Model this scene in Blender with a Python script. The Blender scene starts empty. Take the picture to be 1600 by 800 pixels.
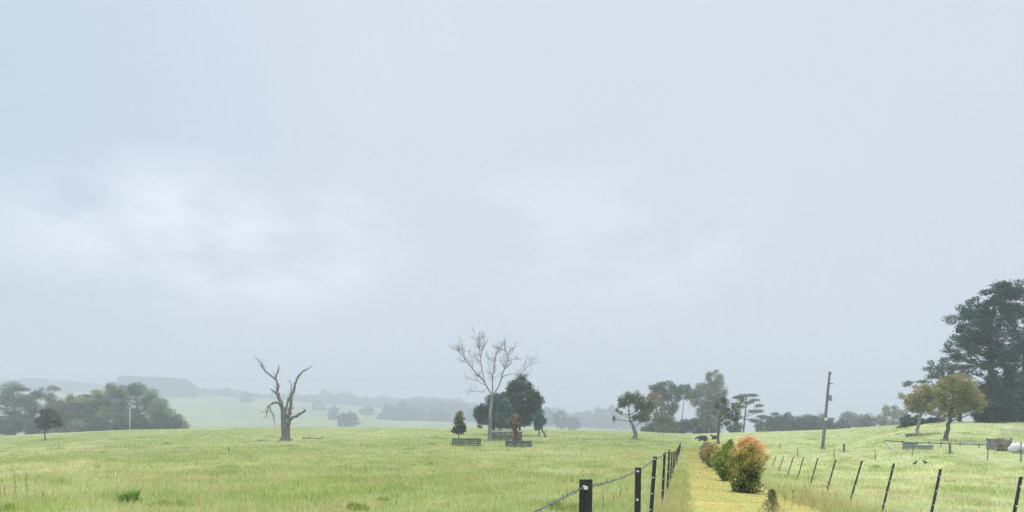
import bpy, math, random
import numpy as np

rng = np.random.default_rng(11)
random.seed(11)
scene = bpy.context.scene
COL = scene.collection
F = 1256.0          # focal length in photo pixels
YH = 700.0          # eye level row
CZ = 1.45           # eye height

# ------------------------------------------------------------------ terrain
CRX = [-400, 0, 60, 200, 290, 445, 700, 900, 1000, 1080, 1130, 1180, 1300, 1400, 1450, 1500, 1600, 2000]
CRY = [686, 681, 678, 671.5, 670, 668, 669, 672, 674, 678, 676.5, 675, 671, 664, 661, 660, 660, 656]
RGX = [-400, 0, 190, 300, 400, 500, 620, 740, 860, 1000, 1100, 2000]
RGY = [606, 612, 613, 617, 622, 630, 640, 650, 660, 672, 680, 680]
S_Y = [0, 38, 60, 80, 118, 160, 200, 230]
S_V = [0, 0, .045, .11, .31, .57, .84, 1]
SR_V = [0, 0, .05, .17, .575, .76, .90, 1]


def sm(a, b, x):
    t = np.clip((x - a) / (b - a), 0, 1)
    return t * t * (3 - 2 * t)


def terr(X, Y):
    X = np.asarray(X, float); Y = np.asarray(Y, float)
    px = np.clip(800 + F * X / np.maximum(Y, 40), -400, 2000)
    cr = np.interp(px, CRX, CRY); rg = np.interp(px, RGX, RGY)
    zc = CZ + (YH - cr) / F * 230
    yy = np.clip(Y, 0, 230)
    s = np.interp(yy, S_Y, S_V); sr = np.interp(yy, S_Y, SR_V)
    w = sm(1290, 1480, px)
    near = zc * (s * (1 - w) + sr * w)
    lat = X - .22 * Y
    near = near - .16 * np.tanh((lat - 1) / 2.2) * (1 - sm(50, 110, Y))
    # the grassy bank in the right paddock
    near = near + .55 * np.exp(-((X - 35.5) / 7) ** 2 - ((Y - 64) / 4.5) ** 2)
    near = near + .05 * np.sin(X * .21 + 1.3) * np.sin(Y * .17) * sm(12, 30, Y) + .02 * np.sin(X * .7 + Y * .4)
    t = np.clip(Y, 230, 4200)
    lw = sm(1000, 700, px)
    k = [np.zeros_like(cr), 4 + 0 * cr, 2 + 0 * cr, -3 * lw + 1]
    Ys = [230, 310, 600, 900]
    vals = [cr + v for v in k]
    Ys += [1300, 1750, 2600, 4200]
    vals += [rg + (cr - rg) * .5, rg, rg + 9, rg + 24]
    yp = vals[0].copy()
    for i in range(len(Ys) - 1):
        a = np.clip((t - Ys[i]) / (Ys[i + 1] - Ys[i]), 0, 1)
        a = a * a * (3 - 2 * a) * .6 + a * .4
        yp = np.where(t >= Ys[i], vals[i] * (1 - a) + vals[i + 1] * a, yp)
    far = CZ + (YH - yp) / F * t
    return np.where(Y <= 230, near, far)


def tz(x, y):
    return float(terr(np.array([x]), np.array([y]))[0])


_HY = np.concatenate([np.arange(6, 120, .1), np.arange(120, 420, .25)])


def hit(px, py):
    """first place where the ray through a photo pixel meets the ground"""
    X = (px - 800) / F * _HY
    d = CZ + (YH - py) / F * _HY - terr(X, _HY)
    i = np.argmax(d <= 0)
    if d[i] > 0:
        i = np.searchsorted(_HY, 228)
    return float(X[i]), float(_HY[i]), float(terr(X[i:i + 1], _HY[i:i + 1])[0])


def at(px, py, Y):
    return np.array([(px - 800) / F * Y, Y, CZ + (YH - py) / F * Y])


# ------------------------------------------------------------------ materials
def new_mat(name):
    m = bpy.data.materials.new(name); m.use_nodes = True
    nt = m.node_tree
    for n in list(nt.nodes):
        nt.nodes.remove(n)
    out = nt.nodes.new('ShaderNodeOutputMaterial')
    return m, nt, out


def L(nt, a, b):
    nt.links.new(a, b)


def noise(nt, vec, scale, detail=4, rough=.6):
    n = nt.nodes.new('ShaderNodeTexNoise')
    n.inputs['Scale'].default_value = scale; n.inputs['Detail'].default_value = detail
    n.inputs['Roughness'].default_value = rough
    if vec is not None:
        L(nt, vec, n.inputs['Vector'])
    return n.outputs['Fac']


def ramp(nt, fac, stops):
    r = nt.nodes.new('ShaderNodeValToRGB')
    e = r.color_ramp.elements
    while len(e) < len(stops):
        e.new(.5)
    for el, (p, c) in zip(e, stops):
        el.position = p
        el.color = (c[0], c[1], c[2], 1) if hasattr(c, '__len__') else (c, c, c, 1)
    L(nt, fac, r.inputs['Fac'])
    return r.outputs['Color']


def mix(nt, fac, a, b, mode='MIX'):
    n = nt.nodes.new('ShaderNodeMix'); n.data_type = 'RGBA'; n.blend_type = mode
    for s, v in ((n.inputs['Factor'], fac), (n.inputs['A'], a), (n.inputs['B'], b)):
        if hasattr(v, 'is_output'):
            L(nt, v, s)
        elif hasattr(v, '__len__'):
            s.default_value = (v[0], v[1], v[2], 1)
        else:
            s.default_value = v
    return n.outputs['Result']


def math_n(nt, op, a, b=0, c=0, clamp=False):
    n = nt.nodes.new('ShaderNodeMath'); n.operation = op; n.use_clamp = clamp
    for i, v in enumerate((a, b, c)):
        if hasattr(v, 'is_output'):
            L(nt, v, n.inputs[i])
        else:
            n.inputs[i].default_value = v
    return n.outputs[0]


def pos(nt):
    return nt.nodes.new('ShaderNodeNewGeometry').outputs['Position']


def attr(nt, name='rnd'):
    a = nt.nodes.new('ShaderNodeAttribute'); a.attribute_name = name
    return a.outputs['Fac']


def principled(nt, out, color, rough=.8, spec=.2, metal=0, bump=None, bstr=.3, bdist=.02):
    p = nt.nodes.new('ShaderNodeBsdfPrincipled')
    if hasattr(color, 'is_output'):
        L(nt, color, p.inputs['Base Color'])
    else:
        p.inputs['Base Color'].default_value = (*color, 1)
    p.inputs['Roughness'].default_value = rough
    p.inputs['Metallic'].default_value = metal
    p.inputs['Specular IOR Level'].default_value = spec
    if bump is not None:
        b = nt.nodes.new('ShaderNodeBump'); b.inputs['Strength'].default_value = bstr
        b.inputs['Distance'].default_value = bdist
        L(nt, bump, b.inputs['Height']); L(nt, b.outputs[0], p.inputs['Normal'])
    L(nt, p.outputs[0], out.inputs['Surface'])
    return p


GA = (.350, .412, .160)     # fresh pasture
GB = (.580, .590, .330)     # pale seed heads
GC = (.490, .420, .240)     # brownish seed heads
GD = (.335, .435, .105)     # lush green patches


def field_color(nt):
    P = pos(nt)
    mp = nt.nodes.new('ShaderNodeMapping'); mp.inputs['Scale'].default_value = (1, .5, 1)
    L(nt, P, mp.inputs['Vector']); V = mp.outputs[0]
    c = mix(nt, ramp(nt, noise(nt, V, .035, 5), [(.40, 0), (.60, 1)]), GA, GB)
    # the right hand paddock is grazed shorter and paler
    sp = nt.nodes.new('ShaderNodeSeparateXYZ'); L(nt, P, sp.inputs[0])
    lat = math_n(nt, 'SUBTRACT', sp.outputs['X'], math_n(nt, 'MULTIPLY', sp.outputs['Y'], .22))
    c = mix(nt, ramp(nt, math_n(nt, 'MULTIPLY', lat, .1), [(.25, 0), (.75, .8)]), c, (.74, .77, .45))
    c = mix(nt, ramp(nt, noise(nt, V, .42, 5, .65), [(.48, 0), (.62, .8)]), c, GC)
    c = mix(nt, ramp(nt, noise(nt, V, .22, 6, .7), [(.52, 0), (.63, .85)]), c, GD)
    c = mix(nt, ramp(nt, noise(nt, V, .06, 5, .6), [(.55, 0), (.70, .6)]), c, (.25, .33, .09))
    c = mix(nt, ramp(nt, noise(nt, P, .9, 4, .7), [(.35, .40), (.62, 0)]), c, (.22, .27, .08))
    return c


def m_ground():
    m, nt, out = new_mat('pasture_soil_and_grass')
    P = pos(nt)
    c = field_color(nt)
    b = noise(nt, P, 2.2, 6, .75)
    c = mix(nt, ramp(nt, b, [(.38, .75), (.62, .15)]), c, (.17, .215, .07))
    c = mix(nt, .38, c, (.08, .10, .03))
    sy = nt.nodes.new('ShaderNodeSeparateXYZ'); L(nt, P, sy.inputs[0])
    farp = ramp(nt, math_n(nt, 'MULTIPLY', sy.outputs['Y'], .001), [(.25, 0), (.45, 1)])
    fc = ramp(nt, noise(nt, P, .006, 5, .6), [(.4, (.115, .155, .05)), (.6, (.20, .225, .09))])
    c = mix(nt, farp, c, fc)
    principled(nt, out, c, .95, .05, bump=b, bstr=.5, bdist=.25)
    return m


def m_grass():
    m, nt, out = new_mat('grass_blades')
    c = field_color(nt)
    r = attr(nt)
    c = mix(nt, 1, c, ramp(nt, r, [(0, (.55, .70, .40)), (.4, (.97, 1.0, .85)), (.75, (1.2, 1.12, 1.05)), (1, (1.6, 1.4, 1.5))]), 'MULTIPLY')
    d = nt.nodes.new('ShaderNodeBsdfDiffuse'); L(nt, c, d.inputs['Color'])
    t = nt.nodes.new('ShaderNodeBsdfTranslucent'); L(nt, c, t.inputs['Color'])
    s = nt.nodes.new('ShaderNodeMixShader'); s.inputs[0].default_value = .5
    L(nt, d.outputs[0], s.inputs[1]); L(nt, t.outputs[0], s.inputs[2]); L(nt, s.outputs[0], out.inputs['Surface'])
    return m


def m_leaf(name, stops, trans=.3, big=None):
    """leaf colour from the leaf's own random value; stops = list of (pos, rgb)"""
    m, nt, out = new_mat(name)
    c = ramp(nt, attr(nt), stops)
    if big:
        c = mix(nt, ramp(nt, noise(nt, pos(nt), big[0], 3), [(.42, 0), (.6, 1)]), c, big[1])
    d = nt.nodes.new('ShaderNodeBsdfDiffuse'); L(nt, c, d.inputs['Color'])
    t = nt.nodes.new('ShaderNodeBsdfTranslucent'); L(nt, c, t.inputs['Color'])
    s = nt.nodes.new('ShaderNodeMixShader'); s.inputs[0].default_value = trans
    L(nt, d.outputs[0], s.inputs[1]); L(nt, t.outputs[0], s.inputs[2]); L(nt, s.outputs[0], out.inputs['Surface'])
    return m


def m_noise(name, a, b, scale, rough=.85, spec=.15, metal=0, stretch=(1, 1, 1), bstr=.4, bdist=.02):
    m, nt, out = new_mat(name)
    tc = nt.nodes.new('ShaderNodeTexCoord')
    mp = nt.nodes.new('ShaderNodeMapping'); mp.inputs['Scale'].default_value = stretch
    L(nt, tc.outputs['Object'], mp.inputs['Vector'])
    n = noise(nt, mp.outputs[0], scale, 6, .65)
    c = ramp(nt, n, [(.32, a), (.68, b)])
    principled(nt, out, c, rough, spec, metal, bump=n, bstr=bstr, bdist=bdist)
    return m


def sc(c, k):
    return tuple(v * k for v in c)


def stops3(c, lo=.5, hi=2.0):
    c = sc(c, 1.45)
    return [(0, sc(c, lo)), (.5, c), (1, sc(c, hi))]


M = {}
M['ground'] = m_ground()
M['grass'] = m_grass()
M['gum'] = m_leaf('gum_leaves', stops3((.066, .098, .046)))
M['gum_pale'] = m_leaf('pale_gum_leaves', stops3((.115, .130, .060)))
M['gum_grey'] = m_leaf('grey_gum_leaves', stops3((.105, .118, .078)))
M['gum_olive'] = m_leaf('olive_gum_leaves', stops3((.088, .108, .050)))
M['gum_brown'] = m_leaf('brown_gum_leaves', stops3((.095, .085, .065)))
M['paddock'] = m_leaf('paddock_gum_leaves', stops3((.090, .105, .045)), big=(.6, (.06, .07, .045)))
M['tawny'] = m_leaf('tawny_leaves', stops3((.150, .120, .060)))
M['gold'] = m_leaf('ochre_leaves', [(0, (.15, .175, .075)), (.5, (.28, .28, .12)), (1, (.46, .37, .18))])
M['pine'] = m_leaf('dark_pine_needles', stops3((.019, .047, .034)), .1)
M['pine_soft'] = m_leaf('soft_pine_needles', stops3((.045, .070, .045)), .15)
M['evergreen'] = m_leaf('dark_evergreen_leaves', stops3((.027, .056, .037)), .15)
M['evergreen_mix'] = m_leaf('evergreen_leaves_with_tan_tips', [(0, (.022, .045, .024)), (.55, (.042, .078, .042)), (.85, (.085, .10, .045)), (1, (.16, .14, .07))], .15)
M['bluegreen'] = m_leaf('blue_green_leaves', stops3((.045, .085, .065)), .15)
M['bush'] = m_leaf('bush_leaves', stops3((.045, .070, .038)))
M['bush_pale'] = m_leaf('pale_bush_leaves', stops3((.105, .125, .075)))
M['far'] = m_leaf('distant_leaves', stops3((.045, .065, .045)))
M['plum'] = m_leaf('dull_plum_leaves', stops3((.075, .074, .056)))
M['young'] = m_leaf('young_tree_leaves', [(0, (.06, .085, .04)), (.5, (.11, .13, .06)), (1, (.32, .28, .14))])
M['rust'] = m_leaf('rusty_leaves', [(0, (.09, .10, .05)), (.5, (.19, .16, .09)), (1, (.32, .22, .14))])
M['shrub_o'] = m_leaf('lilly_pilly_leaves', [(0, (.020, .045, .010)), (.30, (.11, .18, .03)), (.52, (.36, .34, .06)), (.75, (.60, .42, .12)), (1, (.78, .44, .26))], .35)
M['shrub_g'] = m_leaf('green_shrub_leaves', [(0, (.020, .05, .010)), (.4, (.12, .24, .03)), (.75, (.26, .36, .06)), (1, (.52, .36, .12))], .35)
M['shrub_y'] = m_leaf('olive_shrub_leaves', [(0, (.06, .09, .03)), (.4, (.22, .22, .07)), (.8, (.40, .33, .11)), (1, (.5, .3, .12))], .35)
M['sapling'] = m_leaf('sapling_leaves', [(0, (.10, .11, .055)), (.5, (.25, .25, .13)), (1, (.46, .41, .25))], .3)
M['weed'] = m_leaf('weed_leaves', [(0, (.10, .20, .045)), (.6, (.22, .36, .085)), (1, (.38, .46, .15))], .4)
M['weed_olive'] = m_leaf('olive_weed_leaves', [(0, (.17, .23, .05)), (.6, (.31, .37, .09)), (1, (.45, .46, .16))], .4)
M['stalk'] = m_leaf('dry_stalks', [(0, (.24, .18, .10)), (.6, (.36, .29, .15)), (1, (.50, .42, .25))], .2)
M['straw'] = m_leaf('mown_straw', [(0, (.19, .215, .055)), (.5, (.345, .285, .09)), (1, (.50, .405, .18))], .3)
M['deadwood'] = m_noise('weathered_deadwood', (.032, .030, .027), (.25, .24, .22), 2.2, stretch=(3, 3, .35))
M['palebark'] = m_noise('pale_bare_bark', (.12, .11, .105), (.27, .25, .24), 1.2, stretch=(1, 1, .4))
M['bark'] = m_noise('brown_bark', (.05, .045, .038), (.15, .135, .115), 1.4, stretch=(2, 2, .5))
M['gumbark'] = m_noise('smooth_gum_bark', (.15, .14, .12), (.36, .34, .30), .9, stretch=(1, 1, .35))
M['picket'] = m_noise('black_painted_steel', (.006, .007, .009), (.022, .024, .028), 30, .45, .5)
M['picket2'] = m_noise('dull_dark_steel', (.014, .017, .014), (.04, .045, .038), 25, .55, .4)
M['wire'] = m_noise('galvanised_wire', (.22, .24, .24), (.45, .47, .47), 40, .4, .5, .7)
M['barb'] = m_noise('weathered_barbed_wire', (.025, .035, .035), (.17, .19, .185), 60, .5, .5, .5)
M['clip'] = m_noise('white_plastic_clip', (.62, .64, .66), (.8, .8, .8), 20, .5, .4)
M['timber'] = m_noise('dark_old_timber', (.03, .036, .036), (.17, .18, .165), 2.5, stretch=(.6, .6, 3))
M['timber_pale'] = m_noise('bleached_timber', (.30, .32, .31), (.50, .51, .49), 3, stretch=(.6, .6, 3))
M['timber_tan'] = m_noise('tan_timber', (.20, .16, .12), (.33, .28, .21), 3)
M['polewood'] = m_noise('grey_pole_timber', (.10, .105, .10), (.20, .20, .19), 3, stretch=(4, 4, .3))
M['steel'] = m_noise('pale_grey_steel', (.33, .36, .37), (.48, .51, .52), 3, .5, .4, .3)
M['tankgrey'] = m_noise('bluegrey_galvanised_sheet', (.12, .16, .15), (.24, .28, .27), 1.5, .5, .4, .3, stretch=(3, 3, .4))
M['teal'] = m_noise('dark_green_netting', (.018, .045, .035), (.05, .095, .075), 5)
M['sheet'] = m_noise('rusty_grey_sheet_iron', (.13, .12, .105), (.30, .26, .24), 1.6, .7, .2, stretch=(3, 3, .5))
M['bale'] = m_noise('white_plastic_wrap', (.48, .47, .48), (.66, .66, .68), 2.5, .45, .4)
M['cow'] = m_noise('black_cow_hide', (.006, .006, .007), (.018, .017, .016), 3, .7, .3)
M['bird'] = m_noise('dark_plumage', (.008, .008, .009), (.03, .03, .03), 12)
M['horn'] = m_noise('dull_keratin', (.1, .09, .07), (.2, .18, .15), 9)


# ------------------------------------------------------------------ mesh builder
class MB:
    def __init__(s):
        s.v = []; s.f = []; s.r = []; s.n = 0

    def add(s, v, f, rnd=.5):
        """v (n,3); f list of arrays (m,k); rnd scalar or (n,)"""
        v = np.asarray(v, float).reshape(-1, 3)
        for a in (f if isinstance(f, list) else [f]):
            a = np.asarray(a, int)
            if len(a):
                s.f.append(a + s.n)
        s.v.append(v); s.r.append(np.broadcast_to(np.asarray(rnd, float), (len(v),)).copy())
        s.n += len(v)

    def tube(s, P, R, seg=6, rnd=.5, cap=True):
        P = np.asarray(P, float); n = len(P)
        R = np.broadcast_to(np.asarray(R, float), (n,))
        T = np.gradient(P, axis=0); T /= np.linalg.norm(T, axis=1)[:, None] + 1e-9
        ref = np.array([0., 0, 1]) if abs(T[0][2]) < .8 else np.array([1., 0, 0])
        V = []
        a = np.arange(seg) * 2 * math.pi / seg
        N = np.cross(T[0], ref); N /= np.linalg.norm(N)
        for i in range(n):
            N = N - T[i] * np.dot(N, T[i]); N /= np.linalg.norm(N) + 1e-9
            B = np.cross(T[i], N)
            V.append(P[i] + R[i] * (np.cos(a)[:, None] * N + np.sin(a)[:, None] * B))
        V = np.concatenate(V)
        i = np.repeat(np.arange(n - 1), seg) * seg; j = np.tile(np.arange(seg), n - 1); k = (j + 1) % seg
        q = np.stack([i + j, i + k, i + seg + k, i + seg + j], 1)
        fs = [q]
        if cap:
            fs += [np.arange(seg)[::-1][None], (np.arange(seg) + (n - 1) * seg)[None]]
        s.add(V, fs, rnd)

    def box(s, c, d, rot=0, tilt=(0, 0), rnd=.5, bev=.0):
        """centre, full sizes, rotation about z"""
        x, y, z = np.array(d) / 2.
        V = np.array([(-x, -y, -z), (x, -y, -z), (x, y, -z), (-x, y, -z), (-x, -y, z), (x, -y, z), (x, y, z), (-x, y, z)])
        V[4:, 0] += tilt[0]; V[4:, 1] += tilt[1]
        c_, s_ = math.cos(rot), math.sin(rot)
        V = np.stack([V[:, 0] * c_ - V[:, 1] * s_, V[:, 0] * s_ + V[:, 1] * c_, V[:, 2]], 1) + np.array(c)
        s.add(V, np.array([(3, 2, 1, 0), (4, 5, 6, 7), (0, 1, 5, 4), (1, 2, 6, 5), (2, 3, 7, 6), (3, 0, 4, 7)]), rnd)

    def leaves(s, C, size, rnd, up=None, aspect=.55):
        """diamond leaf faces at C, random tilt"""
        C = np.asarray(C, float); n = len(C)
        N = rng.normal(size=(n, 3))
        if up is not None:
            N = N + up
        N /= np.linalg.norm(N, axis=1)[:, None] + 1e-9
        A = np.cross(N, rng.normal(size=(n, 3))); A /= np.linalg.norm(A, axis=1)[:, None] + 1e-9
        B = np.cross(N, A)
        size = np.broadcast_to(np.asarray(size, float), (n,)) * rng.uniform(.6, 1.4, n)
        h = size[:, None]; w = h * aspect
        V = np.stack([C - A * h * .5, C + B * w * .5 + N * h * .06, C + A * h * .5, C - B * w * .5 + N * h * .06], 1).reshape(-1, 3)
        f = np.arange(4 * n).reshape(n, 4)
        s.add(V, f, np.repeat(np.broadcast_to(rnd, (n,)), 4))

    def build(s, name, mat, parent=None, origin=None, smooth=False):
        V = np.concatenate(s.v) if s.v else np.zeros((0, 3))
        if origin is not None:
            V = V - np.asarray(origin)
        me = bpy.data.meshes.new(name)
        me.vertices.add(len(V)); me.vertices.foreach_set('co', V.astype(np.float32).ravel())
        idx = np.concatenate([a.ravel() for a in s.f]); cnt = np.concatenate([np.full(len(a), a.shape[1]) for a in s.f])
        st = np.concatenate([[0], np.cumsum(cnt)[:-1]])
        me.loops.add(len(idx)); me.loops.foreach_set('vertex_index', idx.astype(np.int32))
        me.polygons.add(len(cnt)); me.polygons.foreach_set('loop_start', st.astype(np.int32))
        me.polygons.foreach_set('use_smooth', np.full(len(cnt), smooth))
        at_ = me.attributes.new('rnd', 'FLOAT', 'POINT'); at_.data.foreach_set('value', np.concatenate(s.r).astype(np.float32))
        me.update(calc_edges=True); me.validate()
        me.materials.append(mat)
        o = bpy.data.objects.new(name, me); COL.objects.link(o)
        if parent is not None:
            o.parent = parent
        elif origin is not None:
            o.location = origin
        return o


def tag(o, label=None, cat=None, group=None, kind=None):
    if label: o['label'] = label
    if cat: o['category'] = cat
    if group: o['group'] = group
    if kind: o['kind'] = kind
    return o


def thing(name, label, cat, loc, group=None):
    o = bpy.data.objects.new(name, None); COL.objects.link(o)
    o.empty_display_size = .3
    o.location = loc
    return tag(o, label, cat, group)


# ------------------------------------------------------------------ ground sheet
def build_ground():
    Y = np.concatenate([np.arange(-40, 20, 2.), np.arange(20, 130, .8), np.arange(130, 260, 1.6), np.geomspace(260, 4200, 70)])
    sx = np.linspace(-1, 1, 301); sx = np.sign(sx) * np.abs(sx) ** 1.15
    YY, SX = np.meshgrid(Y, sx, indexing='ij')
    XX = SX * (np.maximum(YY, 0) * 1.15 + 70)
    ZZ = terr(XX, YY)
    V = np.stack([XX, YY, ZZ], -1).reshape(-1, 3)
    n, m = XX.shape
    i, j = np.meshgrid(np.arange(n - 1), np.arange(m - 1), indexing='ij')
    a = (i * m + j).ravel()
    mb = MB(); mb.add(V, np.stack([a, a + 1, a + m + 1, a + m], 1))
    o = mb.build('pasture_ground', M['ground'], smooth=True)
    tag(o, kind='structure')


build_ground()

# ------------------------------------------------------------------ mown path
LV = .215


def path_edges(Y):
    le = -.10 + .06 * np.sin(Y * .9) + .05 * np.sin(Y * 2.3)
    re = np.interp(Y, [6, 18, 26, 45, 70, 104], [3.6, 3.5, 3.4, 2.6, 2.1, 1.6]) + .12 * np.sin(Y * .7 + 1) + .07 * np.sin(Y * 1.9)
    return LV * Y + le, LV * Y + re


def on_path(X, Y, m=0.):
    a, b = path_edges(Y)
    return (X > a - m) & (X < b + m) & (Y > 4) & (Y < 104)


def m_path():
    m, nt, out = new_mat('mown_straw_turf')
    P = pos(nt)
    mp = nt.nodes.new('ShaderNodeMapping'); mp.inputs['Scale'].default_value = (.5, 2.2, 1)
    mp.inputs['Rotation'].default_value = (0, 0, .2)
    L(nt, P, mp.inputs['Vector'])
    a = noise(nt, mp.outputs[0], .8, 6, .7); b = noise(nt, P, 6, 5, .7)
    c = ramp(nt, a, [(.34, (.22, .215, .065)), (.5, (.335, .275, .085)), (.66, (.45, .365, .15))])
    c = mix(nt, ramp(nt, b, [(.38, .5), (.58, 0)]), c, (.23, .24, .06))
    c = mix(nt, ramp(nt, noise(nt, P, .55, 5, .65), [(.48, 0), (.60, .85)]), c, (.255, .285, .085))
    principled(nt, out, c, .95, .05, bump=b, bstr=.5, bdist=.04)
    return m


def build_path():
    Y = np.arange(4, 104.5, .5); k = 14
    a, b = path_edges(Y)
    end = sm(104, 98, Y) * .96 + .04
    mid = (a + b) / 2; a = mid + (a - mid) * end; b = mid + (b - mid) * end
    t = np.linspace(0, 1, k)
    X = a[:, None] * (1 - t) + b[:, None] * t; YY = np.repeat(Y[:, None], k, 1)
    Z = terr(X, YY) + .012
    Z[:, 0] -= .03; Z[:, -1] -= .03
    V = np.stack([X, YY, Z], -1).reshape(-1, 3)
    i, j = np.meshgrid(np.arange(len(Y) - 1), np.arange(k - 1), indexing='ij'); q = (i * k + j).ravel()
    mb = MB(); mb.add(V, np.stack([q, q + 1, q + k + 1, q + k], 1))
    tag(mb.build('mown_path', m_path(), smooth=True), kind='structure')


build_path()


# ------------------------------------------------------------------ grass
def blades(mb, X, Y, h, w, lean=.35, rnd=None, zoff=-.01):
    n = len(X)
    Z = terr(X, Y) + zoff
    a = rng.uniform(0, 2 * math.pi, n); b = rng.uniform(0, 2 * math.pi, n)
    wx = np.cos(a) * w * .5; wy = np.sin(a) * w * .5
    lx = np.cos(b) * h * lean * rng.uniform(.2, 1.3, n); ly = np.sin(b) * h * lean * rng.uniform(.2, 1.3, n)
    V = np.empty((n, 5, 3))
    V[:, 0] = np.stack([X - wx, Y - wy, Z], 1); V[:, 1] = np.stack([X + wx, Y + wy, Z], 1)
    V[:, 2] = np.stack([X + wx * .8 + lx * .35, Y + wy * .8 + ly * .35, Z + h * .6], 1)
    V[:, 3] = np.stack([X - wx * .8 + lx * .35, Y - wy * .8 + ly * .35, Z + h * .6], 1)
    V[:, 4] = np.stack([X + lx, Y + ly, Z + h], 1)
    i = np.arange(n) * 5
    r = rng.uniform(0, 1, n) if rnd is None else rnd
    mb.add(V.reshape(-1, 3), [np.stack([i, i + 1, i + 2, i + 3], 1), np.stack([i + 3, i + 2, i + 4], 1)], np.repeat(r, 5))


def vnoise(X, Y, s, seed):
    """cheap smooth value noise"""
    r = np.random.default_rng(seed).uniform(0, 1, (256, 256))
    x = X * s; y = Y * s
    xi = np.floor(x).astype(int); yi = np.floor(y).astype(int)
    fx = x - xi; fy = y - yi; fx = fx * fx * (3 - 2 * fx); fy = fy * fy * (3 - 2 * fy)
    g = lambda a, b: r[a % 256, b % 256]
    return (g(xi, yi) * (1 - fx) + g(xi + 1, yi) * fx) * (1 - fy) + (g(xi, yi + 1) * (1 - fx) + g(xi + 1, yi + 1) * fx) * fy


def build_grass():
    mb = MB()
    N = 640000
    # thinner with distance: density ~ Y^-1.6
    q = rng.uniform(0, 1, N); a, b = 9.0, 210.0; p = .62
    Y = (a ** p + q * (b ** p - a ** p)) ** (1 / p)
    X = rng.uniform(-.86, .86, N) * (Y + 3)
    # clumping
    cl = vnoise(X, Y, 1.7, 1) * .6 + vnoise(X, Y, .35, 2) * .4
    keep = (~on_path(X, Y, -.03)) & (rng.uniform(0, 1, N) < .35 + 1.1 * cl)
    X = X[keep]; Y = Y[keep]; cl = cl[keep]
    n = len(X)
    h = rng.uniform(.06, .22, n) * (.35 + 1.1 * cl) * np.where(Y > 60, .8, 1.)
    lat = X - LV * Y
    right = sm(0, 4, lat)
    h *= 1 - .25 * right
    r = np.clip(rng.uniform(0, 1, n) * .75 + (cl - .5) * -.5 + .12, 0, 1)
    w = .010 * np.maximum(Y / 16, .8) ** .95 * rng.uniform(.7, 1.4, n)
    blades(mb, X, Y, h, w, .45, r)
    # taller thin seed stems
    N2 = 60000
    Y2 = (a ** p + rng.uniform(0, 1, N2) * (110. ** p - a ** p)) ** (1 / p)
    X2 = rng.uniform(-.86, .86, N2) * (Y2 + 3)
    k = ~on_path(X2, Y2, .25); X2 = X2[k]; Y2 = Y2[k]
    blades(mb, X2, Y2, rng.uniform(.14, .32, len(X2)), .006 * np.maximum(Y2 / 16, .8), .5, rng.uniform(.6, 1, len(X2)))
    # scattered tussocks, some lush, some gone to seed
    for q_ in range(420):
        yy = (12 ** .5 + rng.uniform() * (150 ** .5 - 12 ** .5)) ** 2; xx = rng.uniform(-.8, .8) * (yy + 3)
        m_ = int(rng.integers(40, 130)); rr = rng.uniform(.12, .5) * (1 + yy / 120)
        X4 = xx + rng.normal(0, rr, m_); Y4 = yy + rng.normal(0, rr, m_)
        k = ~on_path(X4, Y4, .1); X4 = X4[k]; Y4 = Y4[k]
        if not len(X4): continue
        lush = rng.uniform() < .6; t_ = rng.uniform(.14, .34)
        blades(mb, X4, Y4, t_ * rng.uniform(.5, 1.1, len(X4)), .010 * np.maximum(Y4 / 16, .8), .5, rng.uniform(0, .3, len(X4)) if lush else rng.uniform(.75, 1, len(X4)))
    # taller blades round trunks, guards and posts, tinted dark as painted contact shade
    for bxp, byp, r_, n_ in ((446, 689, 1.0, 160), (765, 689, .9, 120), (728, 697.5, 2.3, 200), (791, 688.5, 2.6, 200), (811, 699.5, 2.2, 180), (992, 687, 1.0, 160), (1285, 702, .5, 60), (1122, 692, .8, 90), (1432, 681, .8, 80),
                             (1477, 689.5, .8, 100), (1444, 702, 1.0, 90), (1422, 702, 1.0, 80), (1562, 703, 1.4, 100), (1588, 709, 1.0, 80), (71, 688.5, .7, 60), (1318, 707, .4, 40), (1484, 709, .4, 40)):
        x5, y5, z5 = hit(bxp, byp); X5 = x5 + rng.normal(0, r_ * .55, n_); Y5 = y5 + rng.normal(0, r_ * .5, n_)
        blades(mb, X5, Y5, rng.uniform(.15, .42, n_), .010 * np.maximum(Y5 / 16, .8), .4, rng.uniform(0, .35, n_))
    # longer fringe beside the mown path and under the fence
    Yf = 8 + 96 * rng.uniform(0, 1, 42000) ** 1.5
    e = rng.uniform(0, 1, len(Yf)) < .5
    le, re = path_edges(Yf)
    Xf = np.where(e, le - np.abs(rng.normal(0, .22, len(Yf))) + .12 * rng.normal(0, 1, len(Yf)), re + rng.normal(.28, .33, len(Yf)))
    blades(mb, Xf, Yf, rng.uniform(.12, .42, len(Yf)), .009 * np.maximum(Yf / 16, .8), .4, rng.uniform(.1, 1, len(Yf)))
    tag(mb.build('pasture_grass', M['grass']), 'tall seeding pasture grass covering both paddocks', 'grass', kind='stuff')
    # short cut stubble on the path
    mb = MB()
    Y3 = (a ** .5 + rng.uniform(0, 1, 60000) * (104 ** .5 - a ** .5)) ** 2
    le, re = path_edges(Y3)
    X3 = le + (re - le) * rng.uniform(0.0, 1.0, len(Y3))
    blades(mb, X3, Y3, rng.uniform(.015, .05, len(Y3)), .012 * np.maximum(Y3 / 16, .8), 1.4)
    tag(mb.build('mown_stubble', M['straw']), 'short dry stubble and cuttings on the mown strip', 'grass', kind='stuff')


build_grass()


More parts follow.
